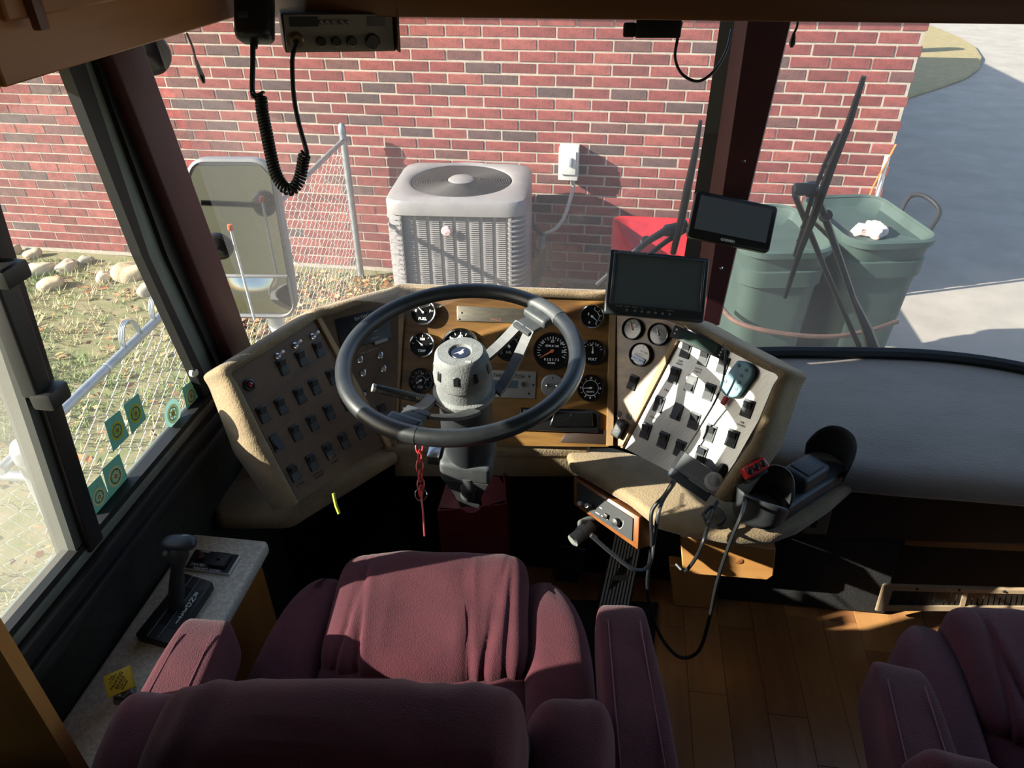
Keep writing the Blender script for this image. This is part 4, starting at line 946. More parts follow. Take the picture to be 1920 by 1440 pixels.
# radio
o = plate('radio', [(976, 764), (1110, 768), (1124, 775), (1122, 812), (974, 806)], PL_CP, bzb, .012, .003)
b = B(); b.slab([onp(x, y, *PL_CP) + PL_CP[1] * .012 for x, y in ((1040, 770), (1110, 773), (1112, 800), (1030, 800))], PL_CP[1] * .008, .004, 3); b.done('radio_front', mat('piano_black', '0b0c0d', .06, coat=1), o)
b = B(); b.slab([onp(x, y, *PL_CP) + PL_CP[1] * .012 for x, y in ((982, 768), (1002, 769), (1002, 783), (982, 782))], PL_CP[1] * .002, .0008, 1); b.done('radio_keys', mat('key_grey', '5a5e60', .4), o)
plate('cover_plate', [(1060, 813), (1139, 806), (1138, 833), (1050, 829)], PL_CP, mat('cover_brown', '2c1f16', .5), .003)
# bay monitor
o = plate('bay_monitor', [(628, 599), (722, 575), (736, 634), (640, 656)], PL_IL, mat('monitor_black', '14171c', .4), .004)
b = B(); b.text('BAYMO', pframe(678, 595, PL_IL, EX['il']) @ Matrix.Translation((0, 0, .0043)), .012, bold=.0002)
for (x, y) in ((700, 622), (702, 634)): b.box((0, 0, .0043), (.02, .002, .0004), pframe(x, y, PL_IL, EX['il']))
b.box((0, 0, .0043), (.036, .008, .0004), pframe(714, 640, PL_IL, EX['il'])); b.done('lettering', dimp, o)
b = B(); b.box((0, 0, .0045), (.04, .022, .001), pframe(672, 612, PL_IL, EX['il'])); b.done('window', mat('lcd_dark', '2e3430', .25), o)
b = B(); b.text('FAN CONTROL', pframe(692, 658, PL_IL, EX['il']) @ Matrix.Translation((0, 0, .0006)), .007); b.done('panel_lettering', dimp, p_il)
# holes drawn as black discs of shade, key fob, on right inner panel
for (x, y) in ((1160, 776), (1179, 781)):
    b = B(); b.lathe([(.008, .0), (.008, .002), (.006, .002)], pframe(x, y, PL_IR, EX['ir']), 14, True); b.done('hole_disc', plast, dash)
fo = thing('remote_fob', 'small black remote with a power symbol on the inner right panel', 'remote', onp(1163, 806, *PL_IR))
M = pframe(1164, 804, PL_IR, EX['ir']) @ Matrix.Rotation(math.radians(-8), 4, 'Z')
b = B(); b.box((0, 0, .010), (.026, .046, .014), M, .005, 3); b.done('case', plast2, fo)
b = B(); b.tube([M @ V((.004 * math.cos(a), -.004 + .004 * math.sin(a), .0175)) for a in [k * .6 for k in range(11)]], .0006, 4); b.box((0, .013, .0174), (.005, .008, .0006), M); b.done('power_mark', dimp, fo)
# ============================================================ steering wheel and column
WN_ = V((-.02, -.131, .991)).normalized()
WC = at(863.6, 667, 1.655 * .25 / .28); WR = .2335
WF = frame(WC, V((1, 0, 0)), WN_)
sw = thing('steering_wheel', 'large black two spoke steering wheel with a grey hub', 'steering wheel', WC)
rimm = mat('rim_black', '202326', .40, c2='2a2d30', scale=40, spec=.6); cast = mat('spoke_grey', '3b3e40', .5, c2='4c4f50', scale=25)
hubm = mat('hub_grey', '7a7d7c', .7, c2='686b6b', scale=40, bump=.3, bscale=300)
b = B(); b.tube([WF @ V((WR * math.cos(a), WR * math.sin(a), 0)) for a in [k * 2 * math.pi / 96 for k in range(96)]], .0168, 14, closed=True); b.done('rim', rimm, sw, 180)
def wpl(x, y, h=0): return onp(x, y, WC + WN_ * h, WN_)
HD = -.088
for s_, (px, py) in ((1, (1012, 588)), (-1, (768, 776))):
    loc = WF.inverted() @ wpl(px, py); ang = math.atan2(loc.y, loc.x)
    SM = WF @ Matrix.Rotation(ang, 4, 'Z')
    hx = lambda u: HD + (-.010 - HD) * (u ** 1.5)          # rises from hub base to rim
    sp = thing if False else None
    b = B()
    for sy in (-1, 1):
        def arm(u, v, sy=sy):
            x = .045 + (WR - .065 - .045) * u; y0 = .052 * (1 - u) + .016 * u; w = .024 + .002 * u
            return SM @ V((x, sy * (y0 + (v - .5) * w), hx(u)))
        P = [[arm(i / 10, j) for j in (0, 1)] for i in range(11)]
        for i in range(10):
            q = [P[i][0], P[i][1], P[i + 1][1], P[i + 1][0]]; dn = WN_ * -.009
            b.add(q + [p + dn for p in q], [(0, 1, 2, 3), (4, 7, 6, 5), (0, 4, 5, 1), (1, 5, 6, 2), (2, 6, 7, 3), (3, 7, 4, 0)])
    b.box((WR - .052, 0, -.016), (.05, .052, .010), SM, .003); bx = b.done('spoke', cast, sw, 30)
    b = B(); b.box((WR - .018, 0, -.006), (.046, .072, .022), SM, .009, 3); b.tube([SM @ V((WR * math.cos(a), WR * math.sin(a), 0)) for a in [-.19 + k * .0475 for k in range(9)]], .0176, 14); b.done('spoke_grip', cast if s_ > 0 else rimm, sw, 50)
b = B(); b.lathe([(.050, HD - .012), (.066, HD - .010), (.066, HD), (.058, HD + .004), (.057, HD + .03), (.060, HD + .034), (.060, HD + .052), (.052, HD + .094), (.046, HD + .100), (.024, HD + .100), (.021, HD + .095), (0, HD + .095)], WF, 48)
b.done('hub', hubm, sw, 35)
b = B(); b.lathe([(.0195, HD + .0955), (.018, HD + .097), (0, HD + .097)], WF, 32); em = b.done('emblem', mat('emblem_blue', '232a3c', .35), sw)
EMF = WF @ Matrix.Rotation(math.radians(15), 4, 'Z') @ Matrix.Translation((0, 0, HD + .0972))
b = B(); bird = [(-.014, -.004), (-.008, -.003), (-.004, -.002), (-.002, -.007), (.0, -.0055), (.002, -.008), (.003, -.004), (.0055, -.005), (.008, -.001), (.006, .001), (.006, .004), (.010, .0095), (.004, .007), (.001, .003), (-.004, .001), (-.009, -.001)]
b.slab([EMF @ V((x, y, 0)) for x, y in bird], WN_ * .0005); b.done('eagle_mark', mat('eagle_silver', 'c8c8c8', .4, .3), em, None)
b = B(); b.box((.022, -.033, HD + .1005), (.012, .006, .0008), WF); b.done('hub_tab', mat('tab_pale', '9a9c9a', .5), sw, None)
for k in range(9):
    a = k * 2 * math.pi / 9 - .35
    b = B(); b.box((0, 0, 0), (.012, .006, .022), WF @ Matrix.Rotation(a, 4, 'Z') @ Matrix.Translation((.0, .0555, HD + .066)) @ Matrix.Rotation(math.radians(11), 4, 'X'), .0015, 1); b.done('hub_window', plast, sw)
# column
P1 = WC + WN_ * (HD - .012); P2 = onz(884, 945, .50); cax = (P1 - P2).normalized(); CL = (P1 - P2).length
CF = frame(P2, V((1, 0, 0)), cax)
co = thing('steering_column', 'black steering column with a turn signal stalk under the wheel', 'steering column', P2)
b = B(); b.lathe([(.050, CL), (.056, CL - .02), (.057, CL - .13), (.052, CL - .17), (.05, CL - .19)], CF, 36, True); b.done('upper_shroud', plast2, co)
b = B(); hz = CL - .215
b.box((0, .0, hz), (.118, .10, .062), CF, .012, 3); b.done('tilt_housing', plgrey, co)
b = B(); q = [(.052, .05, hz - .025), (.034, .036, hz - .09), (.022, .024, .02)]
loft(b, [[CF @ V((sx * w, sy * d, z)) for sx, sy in ((-1, -1), (1, -1), (1, 1), (-1, 1))] for w, d, z in q]); b.lathe([(.03, hz - .06), (.03, hz - .015)], CF @ Matrix.Translation((0.005, -.022, 0)), 20); b.tube([CF @ V((.005, -.03, hz - .03)), CF @ V((.0, -.03, hz - .10)), CF @ V((0, -.012, .04))], [.022, .018, .01], 12); b.done('lower_boot', plgrey, co, 35)
b = B(); b.box((-.075, -.01, hz + .02), (.03, .05, .03), CF, .006); b.done('tilt_lever', scr, co)
s0, s1 = at(700, 727, 1.50), P1 - cax * .05
b = B(); b.tube([s1, s0 + (s1 - s0) * .1, s0], [.010, .0095, .0085], 12); st = b.done('signal_stalk', mat('stalk_black', '222426', .5, c2='5a5a58', scale=60, lo=.55, hi=.8), co)
b = B(); b.lathe([(.0088, -.004), (.0088, .002), (0, .003)], frame(s0, V((0, 0, 1)), (s0 - s1)), 12); b.done('stalk_end', mat('pale_end', 'a8a8a0', .5), st)
M = frame(s0 + (s1 - s0) * .42 - FW * .0098, (s1 - s0), -FW); b = B(); b.text('WASH  WIPE', M, .010, depth=.0006); b.done('stalk_lettering', dimp, st)
# maroon box the column drops into
mb = thing('column_box', 'maroon painted steel box at the foot of the steering column', 'box', (P2.x, P2.y, 0))
mpaint = mat('maroon_paint', '6e2226', .42, c2='5c1c20', scale=6, coat=.2)
f0, f1 = onz(820, 958, .46), onz(950, 945, .46); yb = .16
b = B(); T0, T1 = onz(840, 895, .50), onz(946, 893, .50)
b.slab([f0, f1, V((f1.x, f1.y, .0)), V((f0.x, f0.y, 0))], (0, .004, 0)); b.slab([f1, V((f1.x, f1.y, 0)), V((T1.x, T1.y + .1, 0)), V((T1.x, T1.y + .1, .5)), T1], (-.004, 0, 0)); b.slab([f0, V((f0.x, f0.y, 0)), V((T0.x, T0.y + .1, 0)), V((T0.x, T0.y + .1, .5)), T0], (.004, 0, 0))
hole = P2; n_ = 20
# top plates with a round opening for the column
ring = [onp(884 + 20 * math.cos(a), 945 + 17 * math.sin(a), f0, plane(f0, f1, T0)[1]) for a in [k * 2 * math.pi / n_ for k in range(n_)]]
pl = plane(f0, f1, T0); out = []
quad_ = [f1, T1, T0, f0]
for k in range(n_):
    a = k * 2 * math.pi / n_; d = V((math.cos(a), -math.sin(a) * .9, 0)); best = None; c0 = sum(ring, V()) / n_
    for i in range(4):
        p, q = quad_[i], quad_[(i + 1) % 4]
        # 2D intersection in xy
        r_, s_ = d, q - p; den = r_.x * s_.y - r_.y * s_.x
        if abs(den) > 1e-9:
            t = ((p.x - c0.x) * s_.y - (p.y - c0.y) * s_.x) / den; u = ((p.x - c0.x) * r_.y - (p.y - c0.y) * r_.x) / den
            if t > 0 and -1e-6 <= u <= 1 + 1e-6: best = p + s_ * u
    out.append(best or c0 + d * .06)
for k in range(n_):
    k2 = (k + 1) % n_; b.add([ring[k], ring[k2], out[k2], out[k]], [(0, 1, 2, 3)])
b.done('casing', mpaint, mb, 20)
# ---- red chain with ring
ch = thing('chain', 'red plastic chain with a key ring hanging beside the column', 'chain', at(790, 1000, 1.42))
redp = mat('chain_red', 'a8282c', .4); TC = 1.43
def link(c, d, ax, L_, W_, r):
    u = d.normalized(); v = ax.normalized(); pts = []
    for k in range(16):
        a = k * 2 * math.pi / 16; pts.append(c + u * (math.cos(a) * L_ / 2) + v * (math.sin(a) * W_ / 2))
    q = B(); q.tube(pts, r, 6, closed=True); return q.done('chain_link', redp, ch)
cp_ = [(786, 832), (787, 850), (787, 868), (788, 886), (789, 902), (789, 915)]
for i, (x, y) in enumerate(cp_): link(at(x, y + 6, TC), -UP, RT if i % 2 == 0 else (FW * .8 + RT * .35), .026, .013, .0017)
b = B(); c_ = at(789, 928, TC); b.tube([c_ + (RT * math.cos(a) + UP * math.sin(a)) * .0115 for a in [k * 2 * math.pi / 24 for k in range(24)]], .0014, 6, closed=True); b.done('key_ring', scr, ch)
b = B(); b.tube([at(789, 922, TC), at(793, 960, TC), at(796, 1005, TC)], .0022, 6); b.done('strap', redp, ch)
b = B(); b.tube([at(786, 800, TC + .03), at(786, 832, TC)], .0015, 6); b.done('hook', redp, ch)
# yellow cable tie
b = B(); b.tube([at(625, 925, 1.5), at(630, 948, 1.5), at(636, 963, 1.5)], .0035, 6); tag(b.done('cable_tie', mat('yellow_green', 'b8c23a', .4)), 'yellow cable tie hanging below the left switch panel', 'cable tie')
# ============================================================ screens
def rbox(b, M, w, h, d, r, z=0, seg=5):
    """rounded rectangle slab in frame M, front at z"""
    loft(b, [[M @ V((p.x, p.y, z - d)) for p in rring(-w / 2 * .97, w / 2 * .97, -h / 2 * .97, h / 2 * .97, r, 0, seg)], [M @ V((p.x, p.y, z - d * .85)) for p in rring(-w / 2, w / 2, -h / 2, h / 2, r, 0, seg)], [M @ V((p.x, p.y, z - .002)) for p in rring(-w / 2, w / 2, -h / 2, h / 2, r, 0, seg)], [M @ V((p.x, p.y, z)) for p in rring(-w / 2 + .002, w / 2 - .002, -h / 2 + .002, h / 2 - .002, r, 0, seg)]])
TM = 1.60; k_ = TM / F
mo = thing('monitor', 'black flat monitor standing on the dashboard hood', 'monitor', at(1230, 600, TM))
M = facing(1232, 536, TM, 5.4); mw_, mh_ = 187 * k_, 121 * k_
b = B(); rbox(b, M, mw_, mh_, .022, .006); b.done('casing', mat('monitor_case', '23282c', .4), mo)
b = B(); W2, H2 = mw_ * .88, mh_ * .76
b.box((0, H2 / 2 + mh_ * .065, .001), (W2 + .01, .005, .006), M, .001, 1); b.box((0, -H2 / 2 + mh_ * .055, .001), (W2 + .01, .005, .006), M, .001, 1); b.box((-W2 / 2 - .002, mh_ * .06, .001), (.005, H2, .006), M, .001, 1); b.box((W2 / 2 + .002, mh_ * .06, .001), (.005, H2, .006), M, .001, 1); b.done('screen_frame', mat('frame_grey', '39434a', .35), mo)
b = B(); b.box((0, mh_ * .06, .0008), (W2, H2, .001), M); b.done('screen', mat('screen_off', '465156', .25, spec=.6), mo, None)
b = B(); b.text('TFT COLOR MONITOR', M @ Matrix.Translation((-mw_ * .27, mh_ * .475, .0008)), .0065, bold=.0001)
for (x, t_) in ((-.36, 'POWER'), (-.28, 'MENU'), (-.20, 'MODE'), (-.13, 'VOL'), (.0, '+'), (.08, '-'), (.15, 'CAMERA')): b.text(t_, M @ Matrix.Translation((x * mw_, -mh_ * .365, .0008)), .0042)
b.done('lettering', dimp, mo, None)
for x in (-.28, -.20, -.13, -.06, .01, .08, .15):
    b = B(); b.lathe([(.0028, 0), (.0028, .0018), (.002, .0024), (0, .0024)], M @ Matrix.Translation((x * mw_, -mh_ * .42, 0)), 12); b.done('button', mat('button_grey', '5c6468', .35), mo)
b = B(); hp_ = (A[3] + A[4]) / 2 + V((0, .02, .015)); b.tube([M @ V((0, -.02, -.02)), M @ V((0, -.04, -.05)), hp_], .012, 10); b.lathe([(.035, -.004), (.032, .006), (.015, .012)], Matrix.Translation(hp_), 20); b.done('stand', plast, mo)
TG = 1.66; k_ = TG / F
gp = thing('navigator', 'black navigation screen mounted on the centre post', 'navigator', at(1375, 470, TG))
M = facing(1374, 415.5, TG, 11.6); gw, gh = 157 * k_, 89 * k_
b = B(); rbox(b, M, gw, gh, .018, .010); b.done('casing', mat('gps_case', '17191b', .35), gp)
b = B(); b.box((0, gh * .055, .0006), (gw * .87, gh * .72, .001), M); b.done('screen', mat('gps_screen', '59626a', .4, spec=.6), gp, None)
b = B(); b.text('GARMIN', M @ Matrix.Translation((-.003, -gh * .415, .0008)), .0085, bold=.0003); b.done('lettering', mat('pale_print', 'c8ccca', .6), gp, None)
b = B(); b.tube([M @ V((0, 0, -.016)), M @ V((0, -.01, -.04)), postpt(1372, 430, .084)], .011, 10); b.lathe([(.03, 0), (.028, .006), (.012, .012)], frame(postpt(1372, 430, .084), RT, V((0, -1, 0))), 20); b.done('mount', plast, gp)
# ---- small lcd unit on the right switch panel
lc = thing('display_unit', 'slim black display unit with green screen on the metal switch panel', 'display', onp(1325, 640, *PL_RW))
ex_ = onp(1368, 658, *PL_RW) - onp(1284, 622, *PL_RW); M = frame(onp(1325, 645, *PL_RW) + PL_RW[1] * .035, ex_, (PL_RW[1] - FW).normalized()); lw_ = ex_.length * 1.02
b = B(); b.box((0, 0, -.012), (lw_, .030, .026), M, .003, 2); b.done('casing', plast2, lc)
b = B(); b.box((0, .001, .0014), (lw_ * .68, .020, .001), M); b.done('screen', mat('lcd_green', '3d4f48', .2), lc, None)
for (x, y) in ((-.43, .006), (-.43, -.004), (.42, .007), (.42, 0), (.42, -.007)):
    b = B(); b.lathe([(.0022, 0), (.0022, .0012), (0, .0015)], M @ Matrix.Translation((x * lw_, y, .001)), 10); b.done('button', wt, lc)
b = B(); b.box((0, -.004, -.03), (.05, .014, .03), M, .003); b.done('foot', plast, lc)
# ---- pale blue remote
rm = thing('remote_control', 'pale blue handheld remote hung on the right switch panel', 'remote', onp(1392, 745, *PL_RW))
pts_ = [(1391, 677), (1409, 680), (1420, 693), (1418, 708), (1390, 745), (1380, 747), (1366, 742), (1356, 729), (1358, 718)]
b = B(); b.slab([onp(x, y, *PL_RW) + PL_RW[1] * .004 for x, y in pts_], PL_RW[1] * .016, .004, 3); b.done('case', mat('blue_case', '6f95a0', .5), rm)
for i, (x, y) in enumerate(((1394, 687), (1408, 696), (1399, 706), (1394, 718), (1389, 730), (1369, 716))):
    b = B(); b.lathe([(.0042, .019), (.004, .0215), (0, .022)], frame(onp(x, y, *PL_RW), EX['rw'], PL_RW[1]), 12); b.done('button', mat('button_slate', '44606e', .5), rm)
b = B(); b.box((0, 0, .012), (.010, .02, .010), frame(onp(1364, 752, *PL_RW), EX['rw'], PL_RW[1]) @ Matrix.Rotation(-.25, 4, 'Z'), .002); tag(b.done('plug', mat('red_plug', 'c0393c', .5)), 'tiny red plug stuck in the right switch panel', 'plug')
# ---- cb unit with round knob on the ledge
cb = thing('cb_unit', 'flat grey radio control box with a big round dial on the ledge', 'radio', onz(1310, 920, LZ))
c4 = [(1283, 848), (1371, 893), (1342, 938), (1260, 882)]
tcb = dep(onz(1330, 950, LZ)) - .075
P4 = [at(x, y, tcb) for x, y in c4]; ex_ = P4[2] - P4[3]; ctr = sum(P4, V()) / 4; M = frame(ctr, ex_, -FW)
cw, chh = (P4[2] - P4[3]).length, (P4[3] - P4[0]).length * .93
b = B(); b.box((0, 0, -.018), (cw, chh, .036), M, .003, 2); b.done('case', plast2, cb)
b = B(); b.box((0, 0, .0004), (cw * .97, chh * .95, .001), M); b.done('face', mat('cb_face', '8e9294', .4, .2), cb, None)
b = B(); b.lathe([(.021, .001), (.021, .004), (.017, .006), (.0105, .006), (.0105, .003)], M @ Matrix.Translation((cw * .27, .004, 0)), 32, False); dl = b.done('dial_ring', mat('dial_pale', 'c4c8c8', .35, .2), cb)
b = B(); b.lathe([(.0105, .002), (.010, .008), (.007, .0095), (0, .0095)], M @ Matrix.Translation((cw * .27, .004, 0)), 24); b.done('dial_cap', mat('dial_cap', '9aa0a0', .35), dl)
for k in range(5):
    b = B(); b.box((cw * .455, chh * .32 - k * chh * .16, .002), (.006, .005, .003), M, .001, 1); b.done('key', mat('key_pale', 'b4b8b8', .4), cb)
b = B()
for k in range(2): b.box((cw * .08, -chh * .30 - k * .009, .0014), (cw * .62 - k * .02, .003, .0012), M)
b.done('slots', mat('slot_pale', '9da2a4', .5), cb, None)
b = B(); b.box((-.005, -chh * .5 - .010, -.018), (cw * .86, .022, .03), M, .003); b.done('lower_bar', mat('bar_grey', '4a5258', .5), cb)
b = B(); b.box((cw * .36, chh * .5 + .012, -.014), (.03, .03, .028), M, .004); b.done('mic_clip', plast, cb)
# ---- red socket splitter
rs = thing('socket_splitter', 'red and black charger with three finger slots beside the cup holder', 'charger', onz(1410, 900, LZ))
P4 = [at(x, y, tcb - .06) for x, y in ((1390, 884), (1432, 860), (1447, 867), (1405, 893))]; ctr = sum(P4, V()) / 4; ex_ = (P4[1] - P4[0]); M = frame(ctr, ex_, -FW * .8 + V((0, 0, .4)))
rw_, rh_ = ex_.length * 1.02, .026
b = B(); b.box((0, 0, -.014), (rw_, rh_, .028), M, .006, 3); b.done('shell', mat('splitter_red', 'c02a2c', .35), rs)
for sx in (-.3, 0, .3):
    b = B(); b.pillow((sx * rw_, 0, .001), (.013, .017, .006), M, 1, None, 16, 8); b.done('socket', plast, rs)
b = B(); b.box((0, -.006, -.035), (rw_ * .95, rh_ * 1.1, .03), M, .005); b.done('base', plast, rs)
# ---- cup holder
ck = thing('cup_holder', 'black twin cup holder with upright lips on the right ledge', 'cup holder', onz(1480, 940, LZ))
cupm = mat('cup_black', '2a2d2f', .5, c2='383b3d', scale=20)
c1, c2_ = onz(1420, 975, LZ), onz(1540, 898, LZ); axd = (c2_ - c1).normalized(); nx = axd.cross(V((0, 0, 1)))
b = B(); mid = (c1 + c2_) / 2 + V((0, 0, .022)); b.box((0, 0, 0), (.30, .085, .044), frame(mid + axd * .01, axd, V((0, 0, 1))), .012, 3); b.done('tray', cupm, ck)
b = B(); b.box((0, 0, .0), (.10, .066, .05), frame(mid + axd * .035 + V((0, 0, .035)), axd, V((0, 0, 1))), .014, 3); b.done('bin', cupm, ck)
b = B(); b.box((0, 0, 0), (.06, .05, .006), frame(mid + axd * .035 + V((0, 0, .060)), axd, V((0, 0, 1))), .003); b.done('bin_floor', plast, ck)
def lip_(c, r, h, a0, a1, name):
    b = B(); e1 = axd; e2 = nx
    def f(u, v):
        a = math.radians(a0 + (a1 - a0) * u); hh = h * (1 - .55 * abs(2 * u - 1) ** 2.5); rr_ = r * (1 + .12 * v)
        return c + e1 * rr_ * math.cos(a) + e2 * rr_ * math.sin(a) + V((0, 0, hh * v))
    b.grid(f, 24, 6); o = b.done(name, cupm, ck, 180); m_ = o.modifiers.new('s', 'SOLIDIFY'); m_.thickness = .004
    return o
base1 = c1 + V((0, 0, .03)); base2 = c2_ + V((0, 0, .03)) + axd * .02
lip_(base1 - axd * .004, .053, .082, 75, 265, 'front_lip'); lip_(base1 + axd * .016, .046, .085, -75, 55, 'inner_lip'); lip_(base2 - axd * .03, .050, .10, -85, 85, 'rear_lip')
b = B(); b.lathe([(.042, .0), (.044, .03)], Matrix.Translation(c1 + V((0, 0, .02))), 28, False); b.lathe([(0, .003), (.042, .003)], Matrix.Translation(c1 + V((0, 0, .03))), 28, False); b.done('cup_well', plast, ck)
# ---- cables draped from ledge to floor
cabm = mat('black_cable', '1b1d1f', .5)
def cable(pts, r, label, m=cabm, n=10):
    b = B(); b.tube(bez(pts, n), r, 8); return tag(b.done('cable', m), label, 'cable')
zL = LZ + .012
def lz(x, y, z=zL): return onz(x, y, z)
t2 = dep(onz(1300, 1010, LZ)) - .06
cable([lz(1262, 902), at(1245, 930, t2), at(1222, 960, t2 - .02), at(1222, 1020, t2), at(1214, 1090, t2 + .05), at(1220, 1140, t2 + .1), at(1240, 1195, t2 + .15), at(1275, 1232, t2 + .18), at(1310, 1220, t2 + .15), at(1330, 1160, t2 + .1), at(1345, 1090, t2 + .02), at(1368, 1020, t2 - .03), at(1392, 960, t2 - .05), lz(1398, 925, LZ + .09)], .0042, 'long black cable looping down to the wood floor')
cable([lz(1265, 905), at(1240, 945, t2 - .01), at(1228, 1000, t2), at(1218, 1058, t2 + .0), at(1190, 1068, t2 - .02), at(1150, 1040, t2 - .04), at(1108, 1004, t2 - .06)], .0042, 'thin grey cable running to the round power plug', mat('grey_cable', '3c3e40', .5))
cable([lz(1345, 940), lz(1335, 960), at(1322, 1005, t2), at(1308, 1040, t2 + .02), at(1285, 1070, t2 + .06), at(1268, 1058, t2 + .08)], .0042, 'short black cable ending by the pine board')
cable([lz(1318, 965), lz(1330, 985), lz(1352, 982), lz(1358, 965), lz(1335, 950), lz(1318, 965)], .004, 'black wire loop lying on the ledge beside the cup holder')
pcab = [onp(1369, 652, *PL_RW) + PL_RW[1] * .03, onp(1382, 668, *PL_RW) + PL_RW[1] * .05, onp(1380, 705, *PL_RW) + PL_RW[1] * .05, onp(1362, 748, *PL_RW) + PL_RW[1] * .04, onp(1330, 795, *PL_RW) + PL_RW[1] * .03, onp(1298, 845, *PL_RW) + PL_RW[1] * .03]
cable(pcab, .0026, 'thin black cord crossing the metal switch panel')
# ============================================================ heater control box under the ledge
hb = thing('heater_control_box', 'wooden heater control box with knobs hung under the ledge', 'control box', onz(1150, 960, .45))
e_ = (onz(1235, 985, .55) - onz(1080, 885, .55)); hn = e_.cross(V((0, 0, 1))).normalized()
if hn.dot(CAM - onz(1150, 930, .5)) < 0: hn = -hn
hn = (hn + V((0, 0, .45))).normalized()
hp0 = onz(1090, 905, .535); H4 = [onp(x, y, hp0, hn) for x, y in ((1075, 893), (1199, 970), (1196, 1032), (1075, 946))]
hbw = wood('box_walnut', '6b3d1c', '8a5528', 6, (1, .15, 1), .35, .3)
b = B(); b.slab(H4, -hn * .07, .004, 2); b.done('casing', hbw, hb)
F4 = [onp(x, y, hp0, hn) + hn * .0015 for x, y in ((1083, 903), (1188, 972), (1186, 1014), (1083, 944))]
b = B(); b.slab(F4, hn * .002); b.done('fascia', mat('fascia_black', '1a1d20', .45), hb, None)
def hf(x, y): return frame(onp(x, y, hp0, hn) + hn * .0035, e_, hn)
b = B(); b.lathe([(.010, 0), (.009, .014), (.0, .016)], hf(1159, 978), 20); b.done('knob', mat('knob_black', '2a2c2e', .5), hb)
for (x, y) in ((1097, 944), (1110, 948)):
    b = B(); b.tube([hf(x, y) @ V((0, 0, 0)), hf(x, y) @ V((0, .004, .022))], [.003, .006], 8); b.done('lever', mat('lever_grey', '8a8c8c', .4), hb)
b = B(); b.box((0, 0, .004), (.012, .012, .008), hf(1139, 967), .002); b.done('switch', plast, hb)
b = B(); b.tube([hf(1159, 978) @ V((.017 * math.cos(a), .017 * math.sin(a), .0004)) for a in [-.9 + k * .16 for k in range(11)]], .0006, 4)
for (x, y, w_) in ((1122, 962, .012), (1135, 970, .02), (1128, 952, .008)): b.box((0, 0, .0003), (w_, .0018, .0005), hf(x, y))
b.done('scale_print', whitep, hb, None)
# 12 V plug
ad = thing('power_plug', 'grey round power plug with ribbed cable collar under the control box', 'plug', at(1090, 1010, 1.45))
gp_ = mat('plug_grey', '7a7c78', .55)
ta = dep(H4[3]) - .02
b = B(); p0_, p1_ = at(1074, 1014, ta - .03), at(1108, 985, ta); b.tube([p0_, p0_ + (p1_ - p0_) * .5], .0165, 18); b.tube([p0_ + (p1_ - p0_) * .45, p1_], .019, 18); b.done('barrel', gp_, ad)
b = B(); b.tube([at(1090, 985, ta - .01), at(1108, 978, ta + .01), at(1116, 975, ta + .02)], [.014, .017, .02], 14); b.done('cap', mat('plug_dark', '5a5c5a', .55), ad)
b = B(); pth = [at(1104 + 2.2 * k, 1000 + 1.5 * k, ta - .02) for k in range(8)]; b.tube(pth, [.0075, .006, .0075, .006, .0075, .006, .007, .005], 10); b.done('cable_collar', mat('collar_pale', '9c9e98', .5), ad)
# ============================================================ pedals, footwell, firewall
b = B(); b.slab([(XL, .85, .002), (.02, .85, .002), (.14, 1.15, .002), (.20, 1.3, .002), (.22, 1.5, .002), (XL, 1.4, .002)], (0, 0, .008)); tag(b.done('floor_mat', blackcar, None, None), 'black carpet mat in the driver footwell', 'mat')
ap = thing('accelerator_pedal', 'long ribbed metal accelerator pedal in the footwell', 'pedal', onz(1150, 1130, .05))
q4 = [onz(1118, 1140, .03), onz(1182, 1140, .03), onz(1206, 1015, .17), onz(1150, 1000, .17)]; pn = (q4[1] - q4[0]).cross(q4[3] - q4[0]).normalized(); pn = pn if pn.z > 0 else -pn
b = B(); b.slab(q4, -pn * .012, .003, 1); b.done('plate', mat('pedal_black', '141516', .5), ap)
for k in range(9):
    u = .1 + .8 * k / 8; w = .028
    a0, a1_ = q4[0].lerp(q4[1], u - w), q4[0].lerp(q4[1], u + w); d0_, d1_ = q4[3].lerp(q4[2], u - w), q4[3].lerp(q4[2], u + w)
    b = B(); b.slab([a0, a1_, d1_, d0_], pn * .004); b.done('rib', mat('pedal_alu', 'b8b8ae', .45, .35), ap, None)
b = B(); b.box((0, 0, .005), (.05, .016, .003), frame((q4[0].lerp(q4[1], .5)).lerp(q4[3].lerp(q4[2], .5), .42), q4[1] - q4[0], pn), .001); b.done('badge', mat('pedal_badge', '6f6f68', .45, .6), ap)
bp_ = thing('brake_pedal', 'black rubber ribbed brake pedal left of the accelerator', 'pedal', onz(1065, 1060, .1))
q4 = [onz(1040, 1090, .08), onz(1085, 1095, .08), onz(1098, 1030, .2), onz(1052, 1022, .2)]; pn = (q4[1] - q4[0]).cross(q4[3] - q4[0]).normalized(); pn = pn if pn.z > 0 else -pn
b = B(); b.slab(q4, -pn * .012, .003, 1); b.done('plate', plast, bp_)
for k in range(7):
    u = .08 + .84 * k / 6; b = B(); b.slab([q4[0].lerp(q4[3], u - .03), q4[1].lerp(q4[2], u - .03), q4[1].lerp(q4[2], u + .03), q4[0].lerp(q4[3], u + .03)], pn * .004); b.done('rib', blackrub, bp_, None)
YW = 1.60
b = B(); b.grid(lambda u, v: V((XL + (XR - XL) * u, min(YW, wsy(XL + (XR - XL) * u, .6) - .09), -.02 + .62 * v)), 30, 4); tag(b.done('wall_firewall', blackcar), kind='structure')
